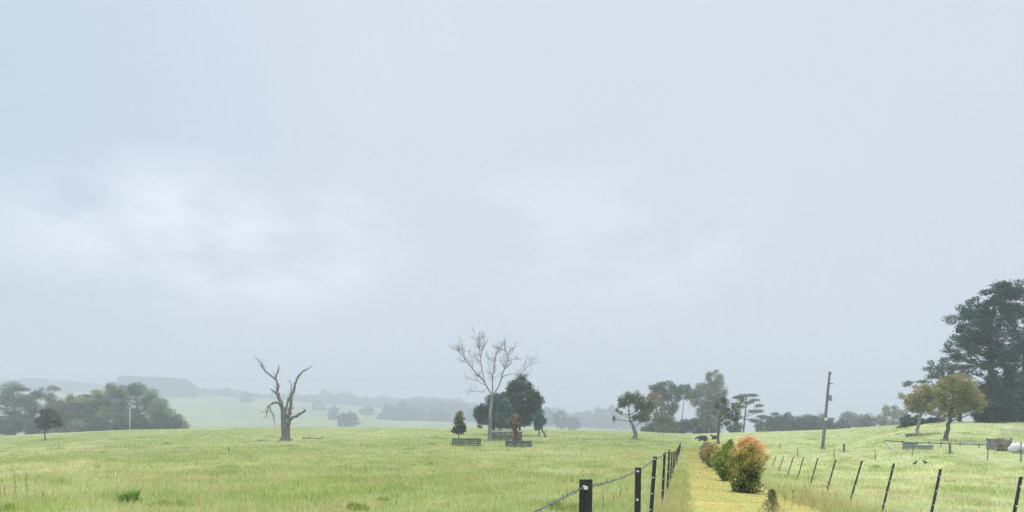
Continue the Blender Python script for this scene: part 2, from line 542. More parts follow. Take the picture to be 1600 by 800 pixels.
# ------------------------------------------------------------------ trees
def in_poly(poly, x, y):
    poly = np.asarray(poly, float); x0, y0 = poly[:, 0], poly[:, 1]; x1, y1 = np.roll(x0, -1), np.roll(y0, -1)
    r = np.zeros(len(x), bool)
    for a, b, c, d in zip(x0, y0, x1, y1):
        if b == d: continue
        k = ((b > y) != (d > y)) & (x < (c - a) * (y - b) / (d - b) + a)
        r ^= k
    return r


def poly_clumps(poly, n, rx, ry, jitter=.4):
    """n clump ellipses spread inside an outline (best-candidate sampling)"""
    poly = np.asarray(poly, float)
    lo, hi = poly.min(0), poly.max(0)
    P = []
    while len(P) < n:
        c = rng.uniform(lo, hi, (40, 2)); c = c[in_poly(poly, c[:, 0], c[:, 1])]
        if not len(c): continue
        if P:
            Q = np.array(P); d = np.min(np.linalg.norm((c[:, None] - Q[None]) / np.array([rx, ry]), axis=2), 1)
            P.append(c[np.argmax(d)])
        else:
            P.append(c[0])
    return [(p[0], p[1], rx * rng.uniform(1 - jitter, 1 + jitter), ry * rng.uniform(1 - jitter, 1 + jitter)) for p in P]


def curve(a, b, sag=.15, n=6):
    a = np.asarray(a, float); b = np.asarray(b, float)
    t = np.linspace(0, 1, n)[:, None]
    ln = np.linalg.norm(b - a)
    m = (a + b) / 2 + rng.normal(size=3) * ln * sag * .5
    m[2] += -ln * sag * .4 if b[2] > a[2] else ln * sag
    return a * (1 - t) ** 2 + 2 * m * t * (1 - t) + b * t ** 2


def tree(name, label, cat, trunk, clumps, Y, leafmat, barkmat='bark', leaf=None, dens=1., depth=.8, flat=1.,
         group=None, limbs=True, base=None, up=.4, copies=2, rndf=None, hollow=.35, droop=0, fuzz=.15, vary=1.):
    """trunk: list of (px, py, width px) base first; clumps: (px, py, rx px, ry px); Y: distance.
    Everything is turned into real metres at that distance and given depth."""
    k = Y / F
    bx = (trunk[0][0] - 800) * k
    bz = tz(bx, Y)
    T = np.array([at(x, y, Y) for x, y, w in trunk])
    if T[0][2] > bz - .05:
        T[0][2] = bz - .15
    T[1:, 1] += np.cumsum(rng.normal(0, .25, len(T) - 1) * np.linalg.norm(np.diff(T, axis=0), axis=1) * .15)
    R = np.array([w * k / 2 for _, _, w in trunk])
    origin = np.array([bx, Y, bz])
    root = thing(name, label, cat, origin, group)
    C = np.array([(c[0], c[1]) for c in clumps], float)
    cx = (C[:, 0].min() + C[:, 0].max()) / 2; half = max((C[:, 0].max() - C[:, 0].min()) / 2, 3)
    leaf = leaf or .25 * max(Y / 160, .6)
    tb = MB(); cb = MB()
    n_t = 14
    tt = np.linspace(0, 1, n_t); seg = np.linspace(0, 1, len(T))
    TP = np.stack([np.interp(tt, seg, T[:, i]) for i in range(3)], 1); TR = np.interp(tt, seg, R)
    TP[1:-1] += rng.normal(0, 1, (n_t - 2, 3)) * TR[1:-1, None] * .18
    TR[0] *= 1.35
    tb.tube(TP, TR, 9)
    limb_list = []
    for (x, y, rx, ry) in clumps:
        if 3.5 <= ry < 9 and 'pine' not in leafmat and Y < 330: ry *= 1.25
        e = math.sqrt(max(0., 1 - ((x - cx) / (half * 1.1)) ** 2))
        for c in range(copies):
            dy = rng.uniform(-1, 1) * depth * half * k * e
            jx = rng.normal(0, .25) * rx if c else 0; jy = rng.normal(0, .3) * ry if c else 0
            P = at(x + jx, y + jy, Y); P[1] += dy
            r3 = np.array([rx * k, rx * k * .9, ry * k])
            gz = tz(P[0], P[1])
            P[2] = max(P[2], gz + r3[2] * .7)
            area = 4 * math.pi * (r3[0] * r3[2])
            n = int(min(14000, max(14, area / (leaf * leaf) * 3.4 * dens / copies)))
            D = rng.normal(size=(n, 3)); D /= np.linalg.norm(D, axis=1)[:, None]
            rad = rng.uniform(hollow, 1, n) ** .6
            # lumpy surface
            rad *= 1 + .22 * np.sin(D[:, 0] * 5 + x) * np.sin(D[:, 1] * 5 + y) + .15 * np.sin(D[:, 2] * 9 + x * 3) + rng.normal(0, fuzz, n)
            Q = P + D * r3 * rad[:, None]
            if droop:
                Q[:, 2] -= droop * rng.uniform(0, 1, n) ** 2 * r3[2]
            Q[:, 2] = np.maximum(Q[:, 2], gz + .05)
            cr = rng.uniform(-.28, .28) * vary
            rn = np.clip(rng.beta(2.2, 2.2, n) + cr, 0, 1) if rndf is None else rndf(Q, n)
            cb.leaves(Q, leaf, rn, up=np.array([0, 0, up * 1.6]) + D * .5, aspect=.7)
            if limbs and c == 0:
                limb_list.append((P, r3))
    # limbs reach from the trunk into every clump
    for P, r3 in limb_list:
        dz = P[2] - TP[:, 2]
        dist = np.linalg.norm(TP - P, axis=1) + np.where(dz < 0, 4 * -dz, 0) + np.where(np.arange(n_t) < n_t * .35, 1e3, 0)
        dist += np.abs(dz - .7 * np.linalg.norm((TP - P)[:, :2], axis=1)) * .6
        i = int(np.argmin(dist))
        ln = np.linalg.norm(P - TP[i])
        if ln < .3: continue
        r0 = min(TR[i] * .5, .022 * ln + .02); c_ = curve(TP[i], P, .18)
        tb.tube(c_, np.linspace(r0, r0 * .3, len(c_)), 5)
        for _ in range(2):
            e = P + rng.normal(size=3) * r3 * .6
            c2 = curve(c_[3], e, .1, 4); tb.tube(c2, np.linspace(r0 * .45, r0 * .15, 4), 4)
    tb.build('trunk', M[barkmat], root, origin, True)
    cb.build('crown', M[leafmat], root, origin)
    return root


def simple_tree(name, label, cat, x0, x1, ytop, ybase, Y, leafmat, n=9, barkmat='bark', bole=.3, shape='dome', group=None, **kw):
    """a tree described only by its box in the photograph"""
    cx = (x0 + x1) / 2; h = ybase - ytop; yb = ybase - h * bole; w = (x1 - x0) / 2
    if shape == 'dome':
        poly = [(x0, yb - h * .08), (x0 + w * .15, ytop + h * .38), (cx - w * .55, ytop + h * .12), (cx - w * .1, ytop), (cx + w * .45, ytop + h * .08),
                (x1 - w * .15, ytop + h * .33), (x1, yb - h * .1), (cx + w * .5, yb), (cx - w * .5, yb)]
    elif shape == 'cone':
        poly = [(x0, yb), (cx - w * .55, (ytop + yb) / 2), (cx, ytop), (cx + w * .55, (ytop + yb) / 2), (x1, yb)]
    else:  # round
        poly = [(cx + w * math.cos(a), (ytop + yb) / 2 + (yb - ytop) / 2 * math.sin(a)) for a in np.linspace(0, 6.283, 13)[:-1]]
    r = math.sqrt(w * (yb - ytop) * 1.6 / n) * .62
    # keep clumps inside the outline
    P = np.array(poly); c = P.mean(0); P = c + (P - c) * (1 - .75 * r / max(w, (yb - ytop) / 2, 1))
    cl = poly_clumps(P, n, r * 1.1, r * .85)
    wd = max(1.2, h * .045)
    tr = [(cx, ybase, wd * 1.2), (cx + rng.normal(0, 1) * h * .02, yb + (ybase - yb) * .4, wd), (cx + rng.normal(0, 1) * h * .04, yb - (yb - ytop) * .25, wd * .75), (cx + rng.normal(0, 1) * h * .05, ytop + h * .15, wd * .3)]
    return tree(name, label, cat, tr, cl, Y, leafmat, barkmat, group=group, **kw)


# ---- left gum clump, just over the rise
GL = 'gum trees clumped at the left edge of the near paddock'
tree('gum_tree', 'dark dense gum tree standing at the far left edge with a domed crown', 'tree',
     [(22, 690, 5), (24, 660, 4), (22, 630, 3), (20, 612, 2)],
     poly_clumps([(-30, 625), (-12, 608), (8, 601), (28, 604), (45, 616), (55, 632), (52, 668), (20, 676), (-30, 676)], 30, 10, 5.5), 300, 'gum', 'bark', group=GL, hollow=.45, dens=1.0, fuzz=.2, leaf=.34, depth=.8, up=.8, vary=1.6)
tree('gum_tree', 'gum tree with an airy wisp of leaves above its crown, behind the small plum tree', 'tree',
     [(74, 690, 4), (72, 655, 4), (78, 625, 3), (84, 608, 1.5)],
     [(80, 605, 6, 3), (88, 608, 6, 3), (72, 608, 5, 3)] + poly_clumps([(48, 622), (60, 611), (78, 616), (98, 626), (108, 645), (104, 674), (52, 675)], 22, 9, 5.5), 312, 'gum_grey', 'gumbark', group=GL, hollow=.45, dens=1.0, fuzz=.2, leaf=.34, depth=.8, up=.8, vary=1.6)
tree('gum_tree', 'yellowish pale gum tree in the middle of the left clump', 'tree',
     [(122, 690, 4), (120, 655, 3), (122, 635, 2), (124, 628, 1)],
     poly_clumps([(92, 640), (100, 627), (118, 622), (135, 624), (146, 634), (150, 655), (142, 673), (100, 674)], 28, 9.5, 6), 305, 'gum_pale', 'gumbark', group=GL, hollow=.45, dens=1.0, fuzz=.2, leaf=.34, depth=.8, up=.8, vary=1.6)
tree('gum_tree', 'tall spreading gum tree whose pale limbs show, left of the T shaped pole', 'tree',
     [(168, 690, 5), (166, 655, 4), (160, 630, 3), (158, 612, 1.5)],
     poly_clumps([(138, 618), (150, 607), (172, 603), (192, 607), (200, 622), (196, 650), (190, 672), (150, 674), (142, 645)], 26, 9.5, 5), 300, 'gum_olive', 'gumbark', group=GL, hollow=.45, dens=1.0, fuzz=.2, leaf=.34, depth=.8, up=.8, vary=1.6)
tree('gum_tree', 'broad gum tree with a rounded crown directly behind the T shaped pole', 'tree',
     [(222, 690, 5), (220, 655, 4), (214, 630, 3), (212, 612, 1.5)],
     poly_clumps([(188, 612), (206, 603), (228, 607), (244, 618), (256, 634), (258, 655), (250, 671), (196, 672)], 28, 10, 5), 308, 'gum', 'gumbark', group=GL, hollow=.45, dens=1.0, fuzz=.2, leaf=.34, depth=.8, up=.8, vary=1.6)
tree('gum_tree', 'low drooping gum tree closing the left clump on its right side', 'tree',
     [(262, 685, 3.5), (262, 660, 3), (260, 645, 2), (258, 638, 1)],
     poly_clumps([(242, 645), (256, 637), (268, 645), (280, 656), (286, 669), (244, 670)], 20, 8.5, 5), 296, 'gum', 'gumbark', group=GL, hollow=.45, dens=1.0, fuzz=.2, leaf=.34, depth=.8, up=.8, vary=1.6)
for x0, x1, yt, lab, mt in ((-16, 40, 652, 'dark low bush under the leftmost domed gum', 'bush'), (36, 64, 655, 'dark bush between the domed gum and the plum tree', 'bush'),
                        (104, 134, 655, 'pale grey bush under the yellowish gum', 'bush_pale'), (134, 172, 652, 'dark green bush under the tall spreading gum', 'bush'),
                        (172, 214, 652, 'dark bush at the foot of the T shaped pole', 'bush'), (210, 250, 654, 'dark bush under the broad gum right of the T shaped pole', 'bush')):
    simple_tree('bush', lab, 'bush', x0, x1, yt, 682, 288, mt, 10, bole=.02, shape='round', limbs=False, group='bushes under the left gum clump')
b = hit(71, 688)
tree('plum_tree', 'small dull plum coloured tree on a thin dark trunk in front of the left gums', 'tree',
     [(71, 688.5, 2.2), (70, 676, 1.8), (70, 660, 1.5), (72, 645, 1)],
     poly_clumps([(58, 660), (62, 650), (70, 644), (80, 643), (90, 650), (94, 660), (85, 667), (66, 667)], 20, 6, 4), b[1], 'plum', 'bark', leaf=.36)

# ---- middle: dark evergreens behind the bare tree
tree('evergreen_tree', 'tallest dark evergreen right of the bare tree, with tan tips', 'tree',
     [(812, 676, 4), (813, 650, 4), (814, 620, 3), (815, 597, 1.5)],
     poly_clumps([(790, 622), (798, 602), (814, 594), (826, 604), (836, 616), (842, 632), (838, 648), (826, 660), (806, 665), (790, 650)], 34, 8, 7), 158, 'evergreen_mix', leaf=.34, dens=1.2)
tree('evergreen_tree', 'lower dark blue green evergreen behind the pale bare trunk', 'tree',
     [(772, 676, 4), (772, 655, 3), (774, 640, 2.5), (776, 625, 1.5)],
     poly_clumps([(747, 645), (758, 629), (775, 621), (794, 622), (802, 645), (794, 664), (750, 664)], 30, 8, 7), 165, 'evergreen', leaf=.34, dens=1.2)
tree('evergreen_tree', 'small blue green tree hanging at the right foot of the tallest evergreen', 'tree',
     [(842, 676, 2), (842, 665, 1.6), (842, 655, 1.2)],
     poly_clumps([(834, 648), (843, 646), (848, 656), (848, 666), (838, 668)], 9, 5, 5), 154, 'bluegreen', leaf=.3)
tree('evergreen_tree', 'pale blue green tree between the bare trunk and the tallest evergreen', 'tree',
     [(790, 676, 2), (790, 660, 1.6), (790, 645, 1.2)],
     poly_clumps([(776, 635), (788, 626), (800, 636), (804, 655), (794, 664), (778, 662)], 14, 6, 5), 150, 'bluegreen', leaf=.32)

# ---- the paddock gum at centre right
b = hit(992, 687)
tree('paddock_gum', 'open paddock gum with a forked pale trunk and ragged clumps of leaves', 'tree',
     [(992, 687.5, 9), (993, 678, 7), (990, 668, 4.5), (984, 655, 3), (982, 640, 2), (986, 625, 1)],
     [(972, 623, 6, 5), (980, 619, 7, 5), (990, 621, 8, 5), (997, 618, 5, 4), (1003, 623, 7, 5), (974, 632, 5, 4), (984, 630, 5, 3), (1005, 633, 9, 6),
      (1013, 641, 9, 6), (1000, 652, 9, 6), (1009, 655, 7, 5), (985, 625, 8, 5), (976, 626, 7, 5), (994, 627, 6, 5), (998, 632, 8, 6), (1006, 644, 10, 7), (1014, 634, 7, 6), (968, 634, 5, 4), (992, 652, 4, 4), (964, 641, 3, 3), (958, 655, 2.5, 4), (970, 645, 2.5, 3), (996, 641, 3, 3)], b[1], 'paddock', 'polewood', leaf=.24, dens=.8, depth=.6, fuzz=.22)
tree('tawny_tree', 'tawny brown tree half hidden behind the open paddock gum', 'tree',
     [(1028, 680, 2.5), (1027, 655, 2), (1026, 630, 1.2)],
     [(1022, 619, 8, 6), (1030, 626, 7, 6), (1020, 634, 8, 6), (1033, 640, 5, 6), (1026, 648, 6, 5), (1014, 622, 6, 5)], 215, 'tawny', leaf=.4)
# ---- the grove behind it
GG = 'tall trees of the grove behind the path end'
tree('grove_tree', 'flat topped dark tree at the left of the grove', 'tree',
     [(1050, 690, 3), (1049, 655, 2.5), (1044, 630, 2), (1040, 610, 1)],
     [(1019, 607, 7, 4), (1030, 602, 8, 4), (1042, 600, 8, 4), (1052, 604, 7, 4), (1035, 611, 11, 5), (1050, 613, 9, 5), (1022, 617, 7, 4), (1047, 623, 8, 5), (1054, 634, 7, 7), (1050, 646, 7, 7), (1040, 622, 9, 5), (1027, 609, 9, 5), (1058, 612, 7, 5), (1060, 622, 6, 5), (1033, 630, 7, 5), (1044, 636, 7, 6)], 262, 'bush', leaf=.36, fuzz=.2, group=GG)
tree('grove_tree', 'slim forked tree in the middle gap of the grove', 'tree',
     [(1066, 690, 2), (1066, 655, 1.6), (1068, 630, 1.3), (1071, 612, .8)],
     [(1066, 604, 5, 3.5), (1074, 605, 6, 4), (1070, 612, 8, 4), (1078, 613, 5, 4), (1062, 613, 6, 5), (1082, 620, 6, 5), (1074, 619, 7, 4)], 268, 'bush', 'gumbark', leaf=.36, fuzz=.2, group=GG)
tree('grove_tree', 'tallest grey brown tree of the grove with a high rounded top', 'tree',
     [(1108, 690, 4), (1108, 655, 3.5), (1110, 620, 2.5), (1112, 592, 1)],
     [(1108, 585, 5, 3.5), (1114, 584, 5, 3.5), (1119, 590, 7, 4), (1107, 593, 5, 4), (1127, 597, 5, 4), (1096, 604, 10, 5), (1110, 605, 10, 6), (1122, 606, 9, 6), (1091, 615, 9, 6), (1108, 618, 12, 8), (1124, 618, 9, 7),
      (1087, 628, 8, 7), (1100, 632, 12, 8), (1117, 634, 12, 8), (1131, 613, 5, 5), (1092, 646, 8, 8), (1108, 648, 11, 8), (1122, 650, 8, 8), (1098, 660, 9, 8), (1116, 662, 10, 8), (1083, 615, 8, 6), (1132, 628, 6, 6), (1130, 642, 7, 7), (1104, 612, 10, 6), (1116, 598, 7, 5)], 250, 'gum_grey', 'gumbark', leaf=.32, group=GG, dens=.8, fuzz=.2)
tree('grove_tree', 'dark tree with level layered boughs at the right end of the grove', 'tree',
     [(1161, 685, 3), (1163, 658, 2.6), (1165, 640, 2), (1166, 620, 1)],
     [(1152, 621, 8, 2.6), (1162, 618, 9, 2.6), (1175, 617.5, 9, 2.4), (1181, 625, 8, 2.4), (1170, 629, 9, 2.6), (1184, 634, 7, 2.4), (1187, 643, 7, 2.4), (1174, 643, 8, 2.6), (1190, 651, 6, 2.4), (1156, 636, 8, 2.6), (1153, 652, 7, 3), (1180, 658, 8, 3), (1186, 665, 6, 3)], 255, 'bush', leaf=.34, group=GG)
for x0, x1, yt, lab in ((1032, 1062, 652, 'dark undergrowth bush beneath the flat topped tree'), (1058, 1082, 656, 'dark bush below the slim forked tree'),
                        (1078, 1102, 650, 'dark bush at the left foot of the tallest grove tree'), (1098, 1126, 654, 'dark bush at the right foot of the tallest grove tree'),
                        (1136, 1160, 656, 'dark bush under the layered tree at the end of the grove'), (1000, 1036, 660, 'low hazy bush behind the trunk of the paddock gum')):
    simple_tree('bush', lab, 'bush', x0, x1, yt, 684, 258, 'bush', 8, bole=.02, shape='round', limbs=False, group='undergrowth bushes of the grove')
simple_tree('bush', 'round pale grey green bush in front of the grove', 'bush', 1018, 1054, 645, 676, 225, 'bush_pale', 12, bole=.02, shape='round', limbs=False, leaf=.4)
b = hit(1123, 694)
tree('gum_tree', 'slender gum leaning its leafy boughs right, beside the black cows', 'tree',
     [(1122, 692, 4.5), (1122, 680, 4), (1124, 655, 3.5), (1127, 640, 2), (1132, 628, 1)],
     [(1122, 634, 5, 6), (1130, 626, 5, 4), (1135, 640, 7, 5), (1146, 640, 8, 5), (1152, 631, 6, 4), (1158, 625, 5, 3.5), (1142, 650, 8, 5), (1150, 655, 6, 4), (1134, 660, 7, 4), (1127, 647, 5, 5), (1152, 645, 5, 4), (1116, 645, 3, 4)], b[1], 'paddock', 'bark', leaf=.22, dens=.8, depth=.6, fuzz=.22)
# ---- shelter belt
for i, (x0, x1, yt, lab) in enumerate(((1184, 1210, 647, 'first shelterbelt tree beside the layered tree of the grove'), (1200, 1222, 644, 'peaked shelterbelt tree, second from the grove'), (1216, 1240, 648, 'shelterbelt tree third from the grove'),
                                       (1234, 1256, 646, 'shelterbelt tree midway between the grove and the utility pole'), (1250, 1274, 648, 'shelterbelt tree just left of the utility pole'), (1268, 1292, 649, 'shelterbelt tree directly behind the utility pole'),
                                       (1286, 1308, 652, 'shelterbelt tree just right of the utility pole'), (1302, 1326, 655, 'last low shelterbelt tree before the round dark tree'))):
    simple_tree('shelterbelt_tree', lab, 'tree', x0 - 4, x1 + 4, yt - 1, 684, 290, 'bush', 18, bole=.02, shape='dome', group='shelterbelt trees behind the utility pole', leaf=.4, fuzz=.2)
simple_tree('round_tree', 'round dark hazy tree right of the shelterbelt', 'tree', 1332, 1370, 646, 682, 320, 'gum_grey', 14, bole=.05, shape='round', leaf=.5)
simple_tree('wispy_tree', 'wispy tree behind the round dark hazy tree', 'tree', 1312, 1346, 637, 682, 420, 'gum_brown', 10, bole=.3, leaf=.6)
simple_tree('pale_tree', 'pale green hazy tree left of the golden trees', 'tree', 1372, 1422, 632, 676, 360, 'gum_pale', 18, bole=.08, leaf=.55)
simple_tree('bush', 'dark green bush behind the trunk of the smaller golden tree', 'bush', 1404, 1444, 649, 672, 140, 'evergreen', 14, bole=.02, shape='round', limbs=False, leaf=.28)
simple_tree('bush', 'low dark bush right of the smaller golden tree trunk', 'bush', 1440, 1476, 652, 671, 142, 'evergreen', 12, bole=.02, shape='round', limbs=False, leaf=.28)
# ---- golden trees
b = hit(1432, 680)
tree('golden_tree', 'smaller ochre green tree with a pale leaning trunk above fallen logs', 'tree',
     [(1432, 681, 5.5), (1434, 668, 5), (1438, 652, 4), (1440, 635, 2.5), (1442, 618, 1)],
     [(1420, 622, 8, 6), (1432, 614, 8, 7), (1424, 632, 8, 6), (1440, 625, 9, 7), (1450, 632, 8, 7), (1440, 640, 7, 5), (1452, 617, 9, 7), (1416, 628, 5, 5), (1446, 608, 8, 6), (1430, 622, 10, 8), (1442, 634, 9, 7), (1426, 640, 7, 5), (1412, 620, 5, 4), (1438, 604, 6, 4), (1455, 622, 8, 7), (1458, 612, 7, 6), (1448, 642, 7, 5)], b[1], 'gold', 'gumbark', leaf=.18, dens=.95, fuzz=.2)
b2 = hit(1477, 689)
tree('golden_tree', 'larger ochre tree with a rounded spreading crown, nearer the old wooden post', 'tree',
     [(1476, 690, 7.5), (1479, 675, 6.5), (1484, 655, 5.5), (1486, 635, 4), (1490, 612, 2)],
     [(1470, 603, 8, 6), (1484, 596, 10, 6), (1499, 596, 10, 6), (1513, 602, 10, 7), (1526, 612, 9, 7), (1532, 625, 7, 7), (1522, 630, 9, 7), (1508, 620, 11, 8), (1492, 612, 11, 8), (1476, 615, 9, 7), (1464, 624, 8, 7), (1474, 634, 9, 7),
      (1490, 640, 8, 7), (1505, 640, 7, 6), (1518, 641, 5, 5), (1480, 650, 5, 4), (1460, 612, 7, 6), (1498, 606, 10, 8), (1485, 605, 10, 8), (1510, 611, 10, 8), (1500, 628, 11, 8), (1484, 626, 11, 8), (1515, 632, 9, 8), (1497, 646, 7, 6), (1468, 632, 8, 6), (1534, 632, 5, 6), (1506, 591, 7, 4), (1492, 589, 8, 4), (1520, 622, 10, 8)], b2[1], 'gold', 'bark', leaf=.17, dens=.9, fuzz=.2)
# ---- big pines on the right
P1 = [(1500, 505), (1497, 490), (1512, 470), (1526, 460), (1545, 449), (1566, 446), (1580, 452), (1582, 480), (1575, 520), (1578, 560), (1576, 610), (1580, 655), (1535, 656), (1538, 610), (1520, 560), (1500, 555), (1483, 545), (1482, 535), (1500, 527), (1512, 520)]
tree('pine_tree', 'huge dark old pine with bare lower limbs, tallest at the right side', 'tree',
     [(1548, 664, 12), (1547, 620, 10), (1546, 570, 8), (1549, 510, 6), (1554, 460, 3)],
     poly_clumps(P1, 92, 10, 6) + poly_clumps([(1532, 610), (1576, 610), (1582, 652), (1530, 652)], 14, 11, 8), 128, 'pine', leaf=.24, dens=1.1, depth=.85, up=.8, copies=2)
P2 = [(1568, 470), (1580, 443), (1600, 440), (1625, 450), (1650, 480), (1660, 540), (1650, 600), (1640, 655), (1570, 656), (1575, 600), (1570, 540)]
tree('pine_tree', 'dark old pine cut off by the right edge of the picture', 'tree',
     [(1598, 664, 11), (1600, 620, 9), (1601, 560, 7), (1603, 500, 5), (1605, 460, 2)],
     poly_clumps(P2, 86, 10, 6) + poly_clumps([(1572, 600), (1640, 600), (1640, 652), (1570, 652)], 18, 12, 8), 138, 'pine', leaf=.25, dens=1.1, depth=.85, up=.8, copies=2)
P3 = [(1410, 600), (1418, 592), (1440, 588), (1440, 575), (1452, 566), (1480, 562), (1508, 560), (1512, 590), (1505, 630), (1480, 650), (1450, 640), (1440, 600), (1420, 606)]
tree('pine_tree', 'softer green pine reaching left from behind the golden trees', 'tree',
     [(1500, 664, 7), (1498, 640, 6), (1490, 615, 5), (1478, 590, 3.5), (1462, 575, 2)],
     poly_clumps(P3, 30, 10, 4.5), 146, 'pine_soft', leaf=.28, depth=.6, up=.8)
simple_tree('bush', 'dark skirt bush at the foot of the huge old pine', 'bush', 1520, 1572, 630, 668, 132, 'evergreen', 12, bole=.02, shape='round', limbs=False, leaf=.26)

# ---- hazy trees of the far paddocks
FAR = 'hazy trees in the far paddocks'
for x0, x1, yt, yb, Y, lab in (
        (527, 548, 643, 670, 640, 'left half of the small hazy pair of trees right of the dead tree'), (536, 561, 640, 670, 630, 'right half of the small hazy pair of trees right of the dead tree'),
        (590, 622, 632, 669, 900, 'leftmost tree of the hazy row left of the bare tree'), (612, 640, 628, 669, 880, 'tallest domed tree of the hazy row left of the bare tree'), (634, 668, 634, 669, 910, 'broad tree third in the hazy row left of the bare tree'), (664, 706, 637, 669, 900, 'last tree of the hazy row, left of the young guarded tree'),
        (512, 532, 634, 662, 1150, 'faint tree left of the small hazy pair'), (374, 398, 612, 630, 1500, 'faint tree on the far hillside left of the dead tree'), (560, 590, 636, 650, 1300, 'very faint tree on the far slope above the hazy pair'),
        (846, 868, 636, 673, 900, 'faint tall tree right of the tallest evergreen'), (866, 886, 640, 673, 620, 'darker hazy tree right of the tallest evergreen'), (884, 908, 650, 674, 640, 'low hazy tree midway between evergreens and paddock gum'),
        (900, 926, 640, 674, 1000, 'faint rounded tree midway between evergreens and paddock gum'), (926, 950, 634, 674, 980, 'faint tall tree left of the paddock gum'), (944, 972, 630, 675, 950, 'faint broad tree just left of the paddock gum'),
        (706, 730, 640, 670, 1000, 'faint tree behind the young guarded tree'), (728, 748, 634, 670, 960, 'faint tree left of the low dark evergreen'), (486, 512, 626, 646, 1500, 'faint tree on the far slope right of the dead tree')):
    Y = Y * 1.35 if Y < 1050 else Y
    simple_tree('hazy_tree', lab, 'tree', x0, x1, yt, yb + 2, Y, 'far', 12, bole=.15, group=FAR, leaf=1.1 * Y / 900, depth=.8)


# ---- far woods that read as one mass
def wood(name, label, prof, Y0, dY, per_px, mat, lf, ragged=.25):
    """prof: (px, top row) outline of the wood; trees stand on the ground between Y0 and Y0+dY"""
    mb = MB(); xs = [p[0] for p in prof]; ys = [p[1] for p in prof]
    n = int((xs[-1] - xs[0]) * per_px)
    for i in range(n):
        x = rng.uniform(xs[0], xs[-1]); Y = Y0 + rng.uniform(0, dY)
        X = (x - 800) / F * Y; z = tz(X, Y)
        top = CZ + (YH - np.interp(x, xs, ys)) / F * Y
        h = max(5., (top - z)) * rng.uniform(1 - ragged, 1.0)
        w = h * rng.uniform(.22, .34)
        m = 34
        D = rng.normal(size=(m, 3)); D /= np.linalg.norm(D, axis=1)[:, None]
        Q = np.array([X, Y, z + h * .52]) + D * np.array([w, w, h * .46]) * rng.uniform(.5, 1, (m, 1)) ** .5
        mb.leaves(Q, lf, rng.uniform(0, 1, m), up=D * .6, aspect=.8)
        mb.tube([(X, Y, z - .3), (X, Y, z + h * .6)], [h * .02, h * .01], 4)
    tag(mb.build(name, M[mat]), label, 'wood', kind='stuff')


wood('plantation_wood', 'dense block of plantation trees on the far left ridge', [(187, 588), (190, 585), (230, 585), (262, 587), (288, 590), (300, 596), (306, 604)], 1640, 90, 2.4, 'evergreen', 3.4, .10)
wood('ridge_wood', 'long low belt of trees along the far left skyline', [(-90, 588), (-20, 589), (20, 590), (50, 587), (90, 592), (150, 597), (186, 602)], 1900, 120, 1.8, 'far', 4.2, .3)
wood('ridge_wood', 'thin belt of trees running down the skyline right of the plantation', [(304, 604), (330, 606), (352, 603), (380, 610), (410, 615), (440, 612), (480, 618)], 1800, 100, 1.3, 'far', 3.6, .4)
wood('ridge_wood', 'uneven belt of trees on the skyline right of the dead tree', [(470, 618), (500, 612), (505, 604), (512, 606), (520, 614), (540, 608), (548, 612), (560, 618), (600, 616), (640, 622)], 1800, 120, 1.5, 'far', 3.4, .35)
wood('hillside_wood', 'pale wooded slope behind the bare tree', [(625, 622), (660, 615), (690, 618), (715, 620), (740, 628), (780, 632), (850, 640)], 1450, 150, 1.8, 'far', 3.2, .35)
wood('valley_wood', 'faint belt of trees across the valley between evergreens and grove', [(840, 642), (870, 634), (900, 640), (950, 633), (1000, 645), (1040, 652), (1110, 655)], 1300, 120, 1.0, 'far', 3.0, .4)

# ------------------------------------------------------------------ dead and bare trees
def px_branch(pts, Y, k, dy0, dy1, jit=0):
    n = len(pts)
    P = np.array([at(x, y, Y) for x, y in pts])
    P[:, 1] += np.linspace(dy0, dy1, n)
    t = np.linspace(0, 1, n); tt = np.linspace(0, 1, (n - 1) * 4 + 1)
    Q = np.stack([np.interp(tt, t, P[:, i]) for i in range(3)], 1)
    # soften the corners
    for _ in range(1):
        Q[1:-1] = Q[1:-1] * .5 + (Q[:-2] + Q[2:]) * .25
    if jit:
        Q[1:-1] += rng.normal(0, jit, (len(Q) - 2, 3))
    return Q


